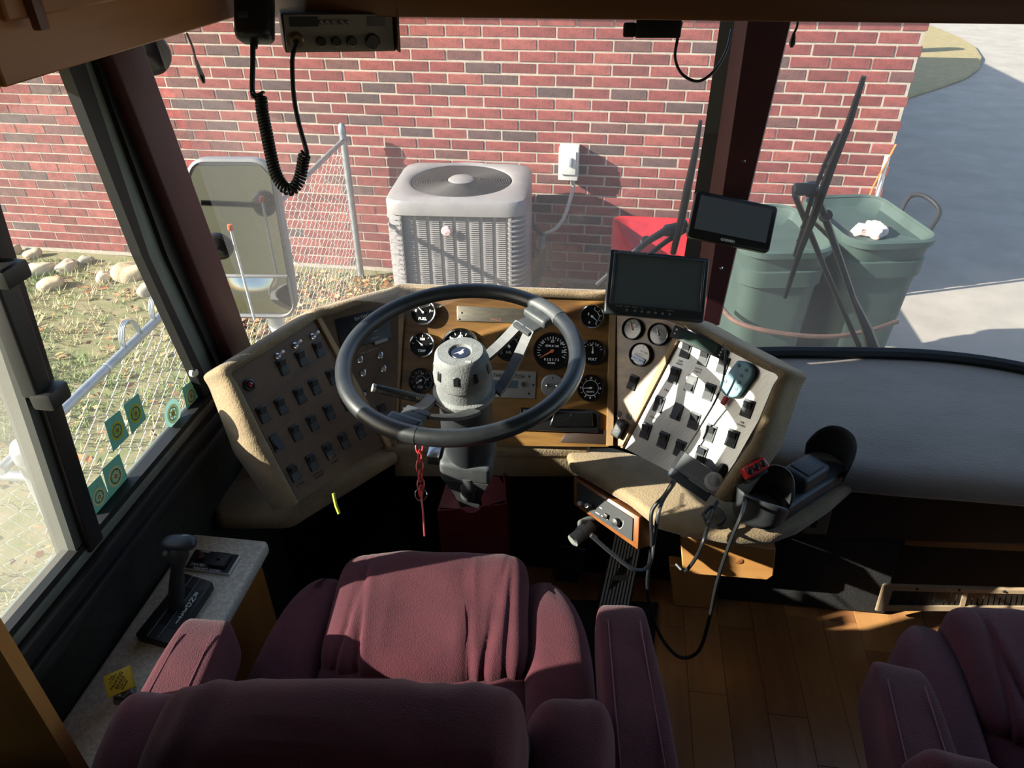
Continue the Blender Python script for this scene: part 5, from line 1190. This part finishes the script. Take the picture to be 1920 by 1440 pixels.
# under the right dash
b = B(); P = [ony(x, y, YW - .06) for x, y in ((1340, 1010), (1692, 1012), (1660, 1152), (1345, 1142))]; P[2].z = max(P[2].z, .004); P[3].z = max(P[3].z, .004)
b.slab(P, (0, .05, 0), .006, 2); tag(b.done('carpet_panel', mat('charcoal_carpet', '2b2b2c', 1, c2='1a1a1b', scale=140, bump=1, bscale=500)), 'charcoal carpet panel under the right dash', 'carpet')
b = B(); P = [ony(x, y, YW - .07) for x, y in ((1450, 925), (1930, 930), (1930, 1018), (1450, 1006))]; b.slab(P, (0, .05, 0)); tag(b.done('kick_panel', mat('kick_black', '121417', .6), None, None), 'plain black kick panel under the right dash front', 'panel')
b = B(); P = [ony(x, y, YW - .05) for x, y in ((1695, 1012), (1930, 1020), (1930, 1036), (1695, 1024))]; b.slab(P, (0, .03, 0), .003, 1); tag(b.done('wood_strip', wood('strip_oak', '6a4528', '8a5e38', 6, (.1, 1, 1))), 'thin wooden strip under the black kick panel', 'strip')
b = B(); YB = onz(1360, 1100, .16).y
P = [ony(x, y, YB) for x, y in ((1275, 1005), (1455, 1030), (1450, 1080), (1438, 1088), (1300, 1077), (1280, 1070))]
b.slab(P, (0, .03, 0), .003, 1); pine = wood('pine_board', 'b07a42', 'c89458', 4, (.12, 1, 1), .5, .1)
o = b.done('pine_board', pine); tag(o, 'rough pine board with a knot screwed under the ledge', 'board')
b = B(); b.lathe([(.011, .0), (.009, .0008), (0, .0008)], frame(ony(1386, 1052, YB) + V((0, -.001, 0)), V((1, 0, 0)), V((0, -1, 0))), 20); b.done('knot', mat('knot_brown', '7a4a24', .6, c2='a06a38', scale=120), o)
b = B(); P = [ony(x, y, YB + .05) for x, y in ((1255, 1060), (1342, 1072), (1338, 1150), (1260, 1150))]; P[2].z = P[3].z = .005
b.slab(P, (0, .04, 0), .003, 1); tag(b.done('pine_post', pine), 'short pine post standing on the floor under the ledge', 'post')
# ---- floor register
vg = thing('floor_register', 'beige slotted metal heater register along the right floor edge', 'vent', ony(1780, 1140, YW - .09))
vb = mat('register_beige', 'b39c80', .5, c2='a08a70', scale=10)
V4 = [ony(x, y, YW - .09) for x, y in ((1657, 1097), (1990, 1107), (1985, 1143), (1643, 1143))]
ux = (V4[1] - V4[0]); uy = (V4[0] - V4[3])
def vq(u, v): return V4[3].lerp(V4[2], u).lerp(V4[0].lerp(V4[1], u), v)
vn = V((0, -1, .1)).normalized()
b = B()
for (u0, u1, v0, v1) in ((0, 1, .84, 1), (0, 1, 0, .2), (0, .055, .2, .84), (.46, .485, .2, .84), (.93, 1, .2, .84)):
    b.slab([vq(u0, v0), vq(u1, v0), vq(u1, v1), vq(u0, v1)], vn * .006)
b.tube([vq(0, 1), vq(1, 1)], .005, 8); b.tube([vq(0, 0), vq(0, 1)], .004, 8); b.done('frame', vb, vg, 30)
for k in range(28):
    u = .063 + .0305 * k
    if abs(u - .4725) < .016 or u > .93: continue
    b = B(); b.slab([vq(u, .2), vq(u + .006, .2), vq(u + .006, .84), vq(u, .84)], vn * .004 + V((-.004 if u < .47 else .010, .006, 0))); b.done('slat', vb, vg, None)
b = B(); b.slab([vq(.03, .1), vq(.97, .1), vq(.97, .9), vq(.03, .9)], vn * -.004); b.done('duct_dark', plast, vg, None)
for u in (.19, .43, .68):
    b = B(); b.lathe([(.004, 0), (.003, .003), (0, .003)], frame(vq(u, .96) + vn * .007, ux, vn), 10); b.done('screw', plast, vg)
# small outlet under the ledge
ot = thing('outlet_plate', 'grey outlet plate on the black kick panel', 'outlet', ony(1535, 985, YW - .08))
b = B(); P = [ony(x, y, YW - .078) for x, y in ((1508, 968), (1560, 955), (1548, 1000), (1505, 998))]; b.slab(P, (0, -.006, 0), .002, 1); b.done('plate', mat('outlet_grey', '6f6a60', .5), ot)
b = B(); P = [ony(x, y, YW - .085) for x, y in ((1520, 976), (1532, 974), (1530, 988), (1519, 988))]; b.slab(P, (0, -.003, 0)); b.done('socket', plast, ot, None)
# ============================================================ left side console
CZ = .60
lam = mat('speckled_laminate', 'd0cabc', .5, c2='b9b3a5', scale=160, detail=2, lo=.45, hi=.55)
cs = thing('side_console', 'side console with speckled laminate top beside the driver window', 'console', (-.77, .7, 0))
cr = onz(493, 1030, CZ); cf = onz(420, 1004, CZ)
b = B(); b.slab([(XL + .004, .15, CZ), (cr.x, .15, CZ), (cr.x, cf.y, CZ), (XL + .004, cf.y, CZ)], (0, 0, -.035), .010, 3); b.done('laminate_top', lam, cs)
b = B(); b.slab([(XL + .01, .15, .01), (cr.x - .012, .15, .01), (cr.x - .012, cf.y - .03, .01), (XL + .01, cf.y - .03, .01)], (0, 0, CZ - .045)); b.done('cabinet', wood_pt, cs, None)
# gear selector
gs = thing('gear_selector', 'black gear selector lever with slotted base on the side console', 'gear selector', onz(330, 1150, CZ))
G4 = [(252, 1189), (322, 1208), (399, 1090), (346, 1073)]; gz = CZ + .022
P = [onz(x, y, gz) for x, y in G4]; gx = (P[1] - P[0]).normalized(); gy = (P[3] - P[0]).normalized()
def gq(u, v, h=0): return P[0].lerp(P[1], u).lerp(P[3].lerp(P[2], u), v) + V((0, 0, h))
b = B(); b.slab(P, (0, 0, -.0215), .004, 2); b.done('base', plast, gs)
b = B(); b.slab([gq(.36, .22, .0005), gq(.58, .22, .0005), gq(.58, .80, .0005), gq(.36, .80, .0005)], (0, 0, .0006)); b.done('slot', mat('slot_dark', '060606', .9), gs, None)
for u in (.33, .60): 
    b = B(); b.tube([gq(u, .02, .001), gq(u, .98, .001)], .0012, 5); b.done('slot_rail', mat('rail_grey', '4e5256', .35), gs)
b = B(); b.slab([gq(.68, .2, .0004), gq(.90, .2, .0004), gq(.90, .82, .0004), gq(.68, .82, .0004)], (0, 0, .0008)); b.done('gate_label', mat('gate_grey', '25282a', .4), gs, None)
b = B()
for i, t_ in enumerate('RND321'):
    b.text(t_, frame(gq(.79, .73 - i * .085, .0015), gx, V((0, 0, 1))), .015, bold=.0002)
b.done('gate_letters', whitep, gs, None)
lb, lt = gq(.47, .50, .0), onz(334, 1040, .735)
kn = onz(336, 1018, .755)
b = B(); b.tube([lb, lb.lerp(lt, .4), lb.lerp(lt, .75), lt, lt + (kn - lt) * .6], [.015, .014, .012, .019, .017], 16); lv_ = b.done('lever', plast2, gs)
b = B(); b.pillow((0, 0, 0), (.064, .034, .026), frame(kn, RT, V((0, 0, 1))), .75, None, 28, 16); b.done('handle', mat('handle_slate', '2c3238', .45), gs)
b = B(); b.box((0, 0, 0), (.012, .01, .008), frame(lt - RT * .02 + V((0, 0, .004)), RT, V((0, 0, 1))), .002); b.done('release_button', mat('btn_grey', '6c6c68', .5), gs)
# mirror switch panel
mp_ = thing('mirror_switch', 'black mirror control plate with white border on the side console', 'switch plate', onz(400, 1058, CZ))
M4 = [(345, 1068), (430, 1079), (452, 1043), (366, 1032)]; P = [onz(x, y, CZ + .002) for x, y in M4]
b = B(); b.slab(P, (0, 0, .004), .0015, 2); b.done('border', mat('border_white', 'd0d4d8', .4), mp_)
cM = sum(P, V()) / 4; b = B(); b.slab([cM + (p - cM) * .95 + V((0, 0, .0045)) for p in P], (0, 0, .0006)); b.done('plate', plast, mp_, None)
def mq(u, v, h=.006): return P[0].lerp(P[1], u).lerp(P[3].lerp(P[2], u), v) + V((0, 0, h))
mx_ = (P[1] - P[0]).normalized()
b = B(); b.box((0, 0, .004), (.036, .036, .010), frame(mq(.68, .52), mx_, V((0, 0, 1))), .003, 2); j_ = b.done('joystick_pad', plast2, mp_)
b = B(); b.lathe([(.006, .009), (.004, .013), (0, .013)], frame(mq(.68, .52), mx_, V((0, 0, 1))), 12); b.done('nub', plast, j_)
b = B(); b.lathe([(.008, 0), (.007, .008), (0, .009)], frame(mq(.26, .55), mx_, V((0, 0, 1))), 14); b.tube([mq(.26, .55, .012), mq(.21, .72, .02)], .0025, 6); b.done('selector', mat('selector_red', '4a1618', .4), mp_)
b = B(); R180 = Matrix.Rotation(math.pi, 4, 'Z')
for (t_, u, v, s_) in (('MIRROR CONTROL', .5, .08, .007), ('VELVAC', .26, .25, .009), ('ADJUST', .68, .92, .006), ('SELECT', .26, .92, .006)):
    b.text(t_, frame(mq(u, v, .0055), mx_, V((0, 0, 1))) @ R180, s_)
b.done('lettering', whitep, mp_, None)
# parking brake knob
pk = thing('parking_brake_knob', 'yellow square parking brake knob on a chrome valve stem', 'knob', onz(238, 1310, CZ))
nb_ = onz(236, 1306, CZ)
b = B(); b.lathe([(.020, 0), (.020, .010), (.017, .014), (.015, .014), (.015, .022), (.012, .024)], Matrix.Translation(nb_), 6); b.done('nut', mat('nut_chrome', '8a8a8c', .25, .9), pk)
b = B(); b.lathe([(.012, .0), (.012, .05)], Matrix.Translation(nb_), 16); b.done('stem', mat('stem_dark', '2a2422', .4), pk)
kc = at(224, 1278, dep(nb_) - .045); yk = mat('brake_yellow', 'd8c63c', .45)
KM = frame(kc, at(252, 1254, 1) - at(194, 1280, 1), (-FW + V((0, 0, .5))).normalized())
b = B(); b.box((0, 0, 0), (.046, .037, .007), KM, .003, 2); b.tube([kc, nb_ + V((0, 0, .045))], .009, 12); b.done('plate', yk, pk)
b = B(); Rk = KM @ Matrix.Rotation(math.radians(35), 4, 'Z')
for (t_, y, s_) in (('PULL\nTO APPLY', .0135, .0042), ('PARKING', .004, .0075), ('BRAKE', -.0035, .0075), ('PUSH TO\nRELEASE', -.0115, .0042)):
    b.text(t_, KM @ Matrix.Rotation(math.radians(42), 4, 'Z') @ Matrix.Translation((0, y * .92, .0036)), s_, bold=.0001)
b.done('lettering', mat('dark_print', '1a1814', .7), pk, None)
# ============================================================ overhead: cabinet, radio, microphone
cab = thing('overhead_cabinet', 'oak overhead cabinet above the driver side window', 'cabinet', (-.78, 1.0, 1.57))
e0_ = onz(12, 164, 1.569); e1_ = onz(425, 46, 1.569)
b = B(); b.slab([(e0_.x, e0_.y, 1.569), (e0_.x, 1.47, 1.569), (XL, 1.47, 1.569), (XL, e0_.y, 1.569)], (0, 0, .5), .002, 1); b.done('carcass', wood_or, cab)
b = B(); b.slab([(e0_.x + .004, e0_.y + .02, 1.635), (e0_.x + .004, 1.40, 1.635), (e0_.x + .004, 1.40, 2.0), (e0_.x + .004, e0_.y + .02, 2.0)], (.012, 0, 0), .003, 1); b.done('door', wood_or, cab)
p_ = onx(62, 30, e0_.x + .016); b = B(); b.box((p_.x + .006, p_.y, p_.z + .02), (.012, .018, .07), None, .003); b.done('pull', wood('oak_dark', '5a3820', '6e4728', 6), cab)
b = B(); b.slab([(e0_.x - .03, -.6, 1.569), (e0_.x - .03, e0_.y - .002, 1.569), (XL + .004, e0_.y - .002, 1.569), (XL + .004, -.6, 1.569)], (0, 0, .5)); tag(b.done('overhead_locker', mat('locker_dark', '3a2a1c', .6), None, None), 'darker wooden locker behind the oak overhead cabinet', 'cabinet')
b = B(); ye = onz(50, 1245, .6).y; xe = onx(50, 1245, onz(50, 1245, .6).x).x
pe = ony(52, 1245, .50); b.slab([(XL + .002, .50, .605), (pe.x, .50, .605), (pe.x, .50, 1.565), (XL + .002, .50, 1.565)], (0, -.02, 0)); tag(b.done('wood_partition', wood_pt, None, None), 'upright oak partition at the left edge behind the console', 'partition')
# cb radio below the valance
ra = thing('cb_radio', 'silver two way radio with knobs hung under the wooden valance', 'radio', ony(640, 60, 1.44))
M = frame(at(638, 66, dep(ony(638, 66, 1.43))), RT - UP * .02, -ray(638, 66) + V((.12, 0, -.1))); k_ = dep(M.translation) / F
rw2, rh2 = 206 * k_, 58 * k_
b = B(); b.box((0, .004, -.07), (rw2, rh2 + .008, .14), M, .003, 2); b.done('case', mat('radio_case', '2e2a26', .5, .3), ra)
b = B(); b.box((0, .004, .001), (rw2 * .97, rh2 + .004, .003), M, .001, 1); b.done('face', mat('radio_face', '8a8274', .45, .2), ra)
b = B(); b.box((-rw2 * .31, .023, .003), (.05, .016, .002), M); b.done('meter', mat('meter_dark', '181614', .3), ra, None)
b = B(); b.box((rw2 * .33, .023, .003), (.032, .016, .002), M); b.done('channel_display', mat('display_maroon', '2a0f10', .25), ra, None)
for (x, r_) in ((-.18, .009), (-.045, .009), (.095, .0095), (.285, .0135)):
    b = B(); b.lathe([(r_, .002), (r_ * .95, .014), (r_ * .8, .016), (0, .016)], M @ Matrix.Translation((x * rw2, -.010, 0)), 20); b.done('knob', mat('knob_dark', '2a2624', .25, .5), ra)
for x in (-.165, -.115, -.06, .01, .07):
    b = B(); b.lathe([(.004, .002), (.0035, .010), (0, .011)], M @ Matrix.Translation((x * rw2, .022, 0)), 12); b.done('toggle', scr, ra)
b = B(); b.lathe([(.013, .002), (.013, .012), (.009, .014), (.009, .024), (0, .024)], M @ Matrix.Translation((-rw2 * .39, -.006, 0)), 20); b.done('mic_socket', mat('socket_brass', '6a5a40', .35, .7), ra)
b = B(); b.box((rw2 * .5 + .004, .01, -.03), (.004, rh2 + .02, .10), M, .001, 1); b.done('bracket', mat('bracket', '6b4f44', .4, .5), ra)
socket = M @ V((-rw2 * .39, -.006, .02))
tmk = dep(M.translation) - .06
mc = thing('microphone', 'black hand microphone with a coiled cord hanging at top left', 'microphone', at(475, 30, tmk))
M = facing(474, 22, tmk, 0); k_ = tmk / F
b = B(); loft(b, [[M @ V((p.x, p.y - .0, z)) for p in rring(-w, w, -52 * k_ * f, 60 * k_, .012, 0, 5)] for (w, f, z) in ((.026, .8, -.035), (.031, .95, -.025), (.033, 1, -.005), (.030, .97, .008), (.022, .88, .014))]); b.done('body', plast, mc, 50)
b = B(); b.box((-.012, -.012, .010), (.018, .012, .012), M, .003); b.done('talk_bar', plgrey, mc)
b = B(); b.tube([M @ V((-.001, -50 * k_, -.008)), M @ V((-.0005, -64 * k_, -.008))], [.008, .006], 12); b.done('strain_relief', blackrub, mc)
T = tmk
straight = [at(474, 82, T), at(474, 120, T), at(473, 165, T), at(476, 183, T)]
coilp = bez([at(478, 186, T), at(488, 180, T), at(492, 210, T), at(500, 250, T), at(508, 290, T), at(517, 325, T), at(532, 350, T), at(548, 355, T), at(562, 335, T), at(570, 295, T), at(573, 289, T)], 10)
tail = bez([at(576, 292, T), at(574, 280, T), at(560, 230, T), at(551, 180, T), at(548, 120, T), at(551, 95, T), socket], 8)
b = B(); b.tube(bez(straight, 6), .0048, 8); b.done('cord', blackrub, mc)
# helix along coilp
lens = [0]
for p, q in zip(coilp, coilp[1:]): lens.append(lens[-1] + (q - p).length)
tot = lens[-1]; turns = 46; hel = []; NH = turns * 12
for i in range(NH + 1):
    s_ = tot * i / NH; j = max(k for k in range(len(lens)) if lens[k] <= s_ + 1e-9); j = min(j, len(coilp) - 2)
    f_ = (s_ - lens[j]) / max(1e-9, lens[j + 1] - lens[j]); p = coilp[j].lerp(coilp[j + 1], f_)
    tn = (coilp[min(len(coilp) - 1, j + 2)] - coilp[max(0, j - 1)]).normalized(); u = tn.cross(FW).normalized(); w = tn.cross(u); a = 2 * math.pi * turns * i / NH
    hel.append(p + (u * math.cos(a) + w * math.sin(a)) * .0088)
b = B(); b.tube(hel, .0026, 6); b.done('coiled_cord', blackrub, mc, 180)
b = B(); b.tube(tail, .0042, 8); b.done('cord_tail', blackrub, mc)
# dash camera and dangling leads
dc = thing('dash_camera', 'small black camera box under the valance near the centre post', 'camera', ony(1230, 55, 1.55))
M = frame(at(1226, 56, dep(ony(1226, 56, 1.52))), RT, -ray(1226, 56)); k_ = dep(M.translation) / F
b = B(); b.box((.008, .004, -.02), (84 * k_, 36 * k_, .05), M, .004); b.box((-.045, .0, -.02), (24 * k_, 26 * k_, .04), M, .005); b.done('body', plast, dc)
b = B(); b.lathe([(.010, 0), (.009, .008), (0, .006)], frame(M @ V((0, 0, -.045)), RT, FW), 16); b.done('lens', glassf, dc)
tq = dep(M.translation)
cable([at(1278, 42, tq), at(1270, 75, tq), at(1266, 110, tq), at(1280, 140, tq), at(1310, 152, tq), at(1340, 132, tq), at(1362, 95, tq + .02), at(1372, 55, tq + .04)], .0028, 'thin black camera cable looping beside the centre post')
def lead(x0, y0, x1, y1, x2, y2, Y_, label):
    t = thing('antenna_lead', label, 'lead', ony(x0, y0, Y_)); T_ = dep(ony(x0, y0, Y_))
    b = B(); b.tube(bez([at(x0, y0, T_), at((x0 + x1) / 2 + 2, (y0 + y1) / 2, T_), at(x1, y1, T_)], 5), .0022, 6); b.done('wire', blackrub, t)
    b = B(); b.tube([at(x1, y1, T_), at(x1 + (x2 - x1) * .5, y1 + (y2 - y1) * .5, T_), at(x1 + (x2 - x1) * .75, y1 + (y2 - y1) * .75, T_), at(x2, y2, T_)], [.003, .005, .006, .003], 8); b.done('connector', plast2, t)
lead(350, 62, 367, 112, 382, 155, 1.42, 'short black lead with a connector dangling left of the microphone')
lead(1496, 38, 1489, 62, 1484, 88, 1.55, 'short black lead dangling right of the centre post')
# ============================================================ window stickers
teal = trmat('sticker_teal', '6a8f8a'); cream = trmat('sticker_cream', 'e6dcae'); olive = trmat('sticker_yellow', 'cfc45a'); dkg = trmat('sticker_dark', '5a6238')
stk = [((169, 915, 218, 902, 210, 945, 180, 985), 'lowest left'),]
def sticker(quad, yellow, label, year=None, oval=False):
    X = XL - .020; P = [onx(x, y, X) for x, y in quad]; c = sum(P, V()) / 4
    t = thing('window_sticker', label, 'sticker', c, 'decals on the driver window')
    r = min((P[1] - P[0]).length, (P[3] - P[0]).length) * .5
    ey = ((P[0] + P[1]) / 2 - c).normalized(); M = frame(c + V((.0006, 0, 0)), V((1, 0, 0)).cross(ey) * -1, V((1, 0, 0)))
    M = frame(c + V((.0004, 0, 0)), ey.cross(V((1, 0, 0))), V((1, 0, 0)))
    b = B()
    if oval: b.lathe([(r * 1.15, 0), (0, 0)], M, 32, False)
    else: b.slab(P, (.0004, 0, 0))
    b.done('backing', teal, t, None)
    b = B(); b.lathe([(r * .80, .0008), (r * .58, .0008)], M @ Matrix.Translation((0, -r * .05, 0)), 36, False)
    star = []
    for k in range(12):
        a = math.pi / 2 + k * math.pi / 6; q_ = r * (.54 if k % 2 == 0 else .28); star.append(M @ V((q_ * math.cos(a), q_ * math.sin(a) - r * .05, .0008)))
    b.slab(star, (.0002, 0, 0)); b.done('star_ring', olive if yellow else cream, t, None)
    b = B(); b.lathe([(r * .16, .0012), (r * .08, .0012)], M @ Matrix.Translation((0, -r * .05, 0)), 16, False); b.lathe([(r * .57, .0006), (r * .48, .0006)], M @ Matrix.Translation((0, -r * .05, 0)), 30, False); b.done('centre_mark', dkg, t, None)
    if year:
        b = B(); b.text(year, M @ Matrix.Translation((0, r * .92, .001)), r * .3); b.done('year', cream, t, None)
sticker([(195, 792), (224, 769), (242, 817), (212, 847)], True, 'teal square decal with yellow star, left of the upper pair')
sticker([(231, 760), (259, 737), (274, 785), (247, 814)], True, 'teal square decal with yellow star, right of the upper pair')
sticker([(308, 752), (335, 748), (338, 795), (312, 802)], False, 'round teal decal with cream star', None, True)
sticker([(341, 728), (363, 710), (373, 752), (352, 776)], False, 'pale decal nearest the window front corner', '2018')
sticker([(191, 880), (223, 850), (241, 900), (206, 937)], False, 'teal square decal with cream star above the lowest one')
sticker([(160, 918), (188, 890), (209, 940), (181, 973)], False, 'lowest teal square decal with cream star by the sill', '2014')
pn_ = onx(360, 698, XL - .01); b = B(); b.lathe([(.010, 0), (.010, .008), (.006, .012), (0, .012)], frame(pn_, V((0, 0, 1)), V((1, -.2, 0))), 16); tag(b.done('suction_cup', mat('cup_clear', 'b0b4b0', .2)), 'small clear suction cup stuck above the pale decal', 'suction cup')
# ============================================================ captain's chairs
velour = mat('maroon_velour', '58242e', .95, c2='4a1c28', scale=9, detail=5, bump=.5, bscale=500, sheen=.14)
velour_d = mat('velour_piping', '2c141b', .95)
metal_d = mat('seat_base_black', '17181a', .5)
def folds(q, dq):
    x, y = q.x, q.y
    if dq.z < -.2: return V((0, 0, 0))
    d = 0
    for (x0, sl, dp, wd, y0) in ((-.15, .05, .006, .006, .0), (-.115, -.06, .008, .005, -.2), (-.06, .03, .006, .006, .0), (-.02, -.03, .009, .005, -.3), (.015, .02, .012, .005, -.1), (.05, .05, .010, .005, -.2), (.085, -.05, .006, .006, .1), (.12, .06, .006, .006, .05), (.155, .0, .006, .007, .1)):
        c = x0 + sl * (y + .1) * 2
        fade = max(0, min(1, (.16 - y) / .22))
        d -= dp * fade * math.exp(-((x - c) / wd) ** 2)
        d += dp * .45 * fade * math.exp(-((x - c - .012) / (wd * 2)) ** 2)
    d += .006 * noise.noise(V((x * 14, y * 7, .3)))
    return dq.normalized() * d
def soft(a, s):
    return lambda q, dq: dq * (a * noise.noise(V((q.x * 9 + s, q.y * 6, q.z * 7))) + a * .5 * noise.noise(V((q.x * 30, q.y * 16 + s, q.z * 20))))
def chair(M, label):
    t = thing('captain_chair', label, 'chair', M.translation, 'velour captain chairs')
    b = B(); b.box((0, 0, .02), (.40, .40, .03), M, .008); b.box((0, 0, .19), (.22, .22, .32), M, .01); b.box((0, .02, .385), (.42, .46, .06), M, .01); b.done('pedestal', metal_d, t)
    b = B(); b.pillow((0, .165, .555), (.385, .30, .155), M, .32, .38, 64, 150, folds, True); b.done('knee_cushion', velour, t, 180)
    b = B(); b.pillow((0, -.09, .525), (.40, .36, .16), M, .3, .4, 40, 60, soft(.010, 3), True); b.done('seat_cushion', velour, t, 180)
    for s_ in (-1, 1):
        def disp(q, dq, s_=s_):
            # round the front outer corner, flare the outer wall
            k = max(0, q.y / .29); return V((-s_ * .05 * k * k * (1 if q.x * s_ > 0 else .25), 0, -.012 * k * k)) + dq * .004 * noise.noise(q * 9 + V((s_, 0, 0)))
        b = B(); b.pillow((s_ * .247, .0, .515), (.135, .56, .20), M, .5, .42, 44, 36, disp, True); bo = b.done('side_bolster', velour, t, 180)
        pp_ = [M @ V((s_ * (.262 - .032 * max(0, y / .26) ** 2), y, .604 - .018 * max(0, y / .26) ** 2 - (.03 * ((y - .2) / .06) if y > .2 else 0))) for y in [-.25 + .02 * k for k in range(25)]]
        b = B(); b.tube(pp_, .006, 8); b.done('piping', velour_d, bo)
        fy = .09 if s_ > 0 else .045
        def adisp(q, dq, s_=s_):
            k = (q.y / .22); return V((q.x * (-.12 * k), 0, -.012 * k)) + dq * .004 * noise.noise(q * 12 + V((s_ * 5, 0, 0)))
        b = B(); b.pillow((s_ * .352, fy - .215, .695), (.098, .43, .115), M, .2, .3, 44, 36, adisp, True); ar = b.done('armrest', velour, t, 180)
        b = B(); b.box((s_ * .335, -.30, .60), (.03, .06, .16), M, .006); b.done('arm_bracket', metal_d, ar)
        for dx in (-.030, .028):
            b = B(); b.tube([M @ V((s_ * .352 + dx * (1 - .12 * ((y - fy + .215) / .22)), y, .7535 - .012 * ((y - fy + .215) / .22))) for y in [fy - .40 + .025 * k for k in range(15)]], .0011, 5); b.done('stitch', mat('stitch_rose', '7a4a58', .9), ar)
    BM = M @ Matrix.Translation((0, -.165, .55)) @ Matrix.Rotation(math.radians(9), 4, 'X')
    b = B(); b.pillow((-.04, -.055, .20), (.47, .165, .47), BM, .36, .55, 48, 64, soft(.012, 11), True); b.done('backrest', velour, t, 180)
    for s_ in (-1, 1):
        b = B(); b.pillow((s_ * .29 - .04, -.035, .065), (.135, .20, .43), BM, .5, .42, 40, 36, soft(.010, 17 + s_), True); b.done('back_wing', velour, t, 180)
    b = B(); b.box((-.04, -.13, .18), (.50, .05, .40), BM, .02, 3); b.done('back_shell', velour, t)
    return t
chair(Matrix.Translation((-.275, .745, 0)) @ Matrix.Rotation(math.radians(6), 4, 'Z'), 'maroon velour driver chair behind the steering wheel')
chair(Matrix.Translation((.85, .735, 0)) @ Matrix.Rotation(math.radians(-5), 4, 'Z'), 'maroon velour passenger chair at the right edge')

# printing too small to pick apart stays joined
for o in bpy.data.objects:
    if o.type == 'MESH' and o.name.split('.')[0] in ('lettering', 'switch_lettering', 'gate_letters', 'dial_marks', 'slots', 'scale_print', 'fan_grille', 'stalk_lettering', 'panel_lettering'): o['kind'] = 'stuff'
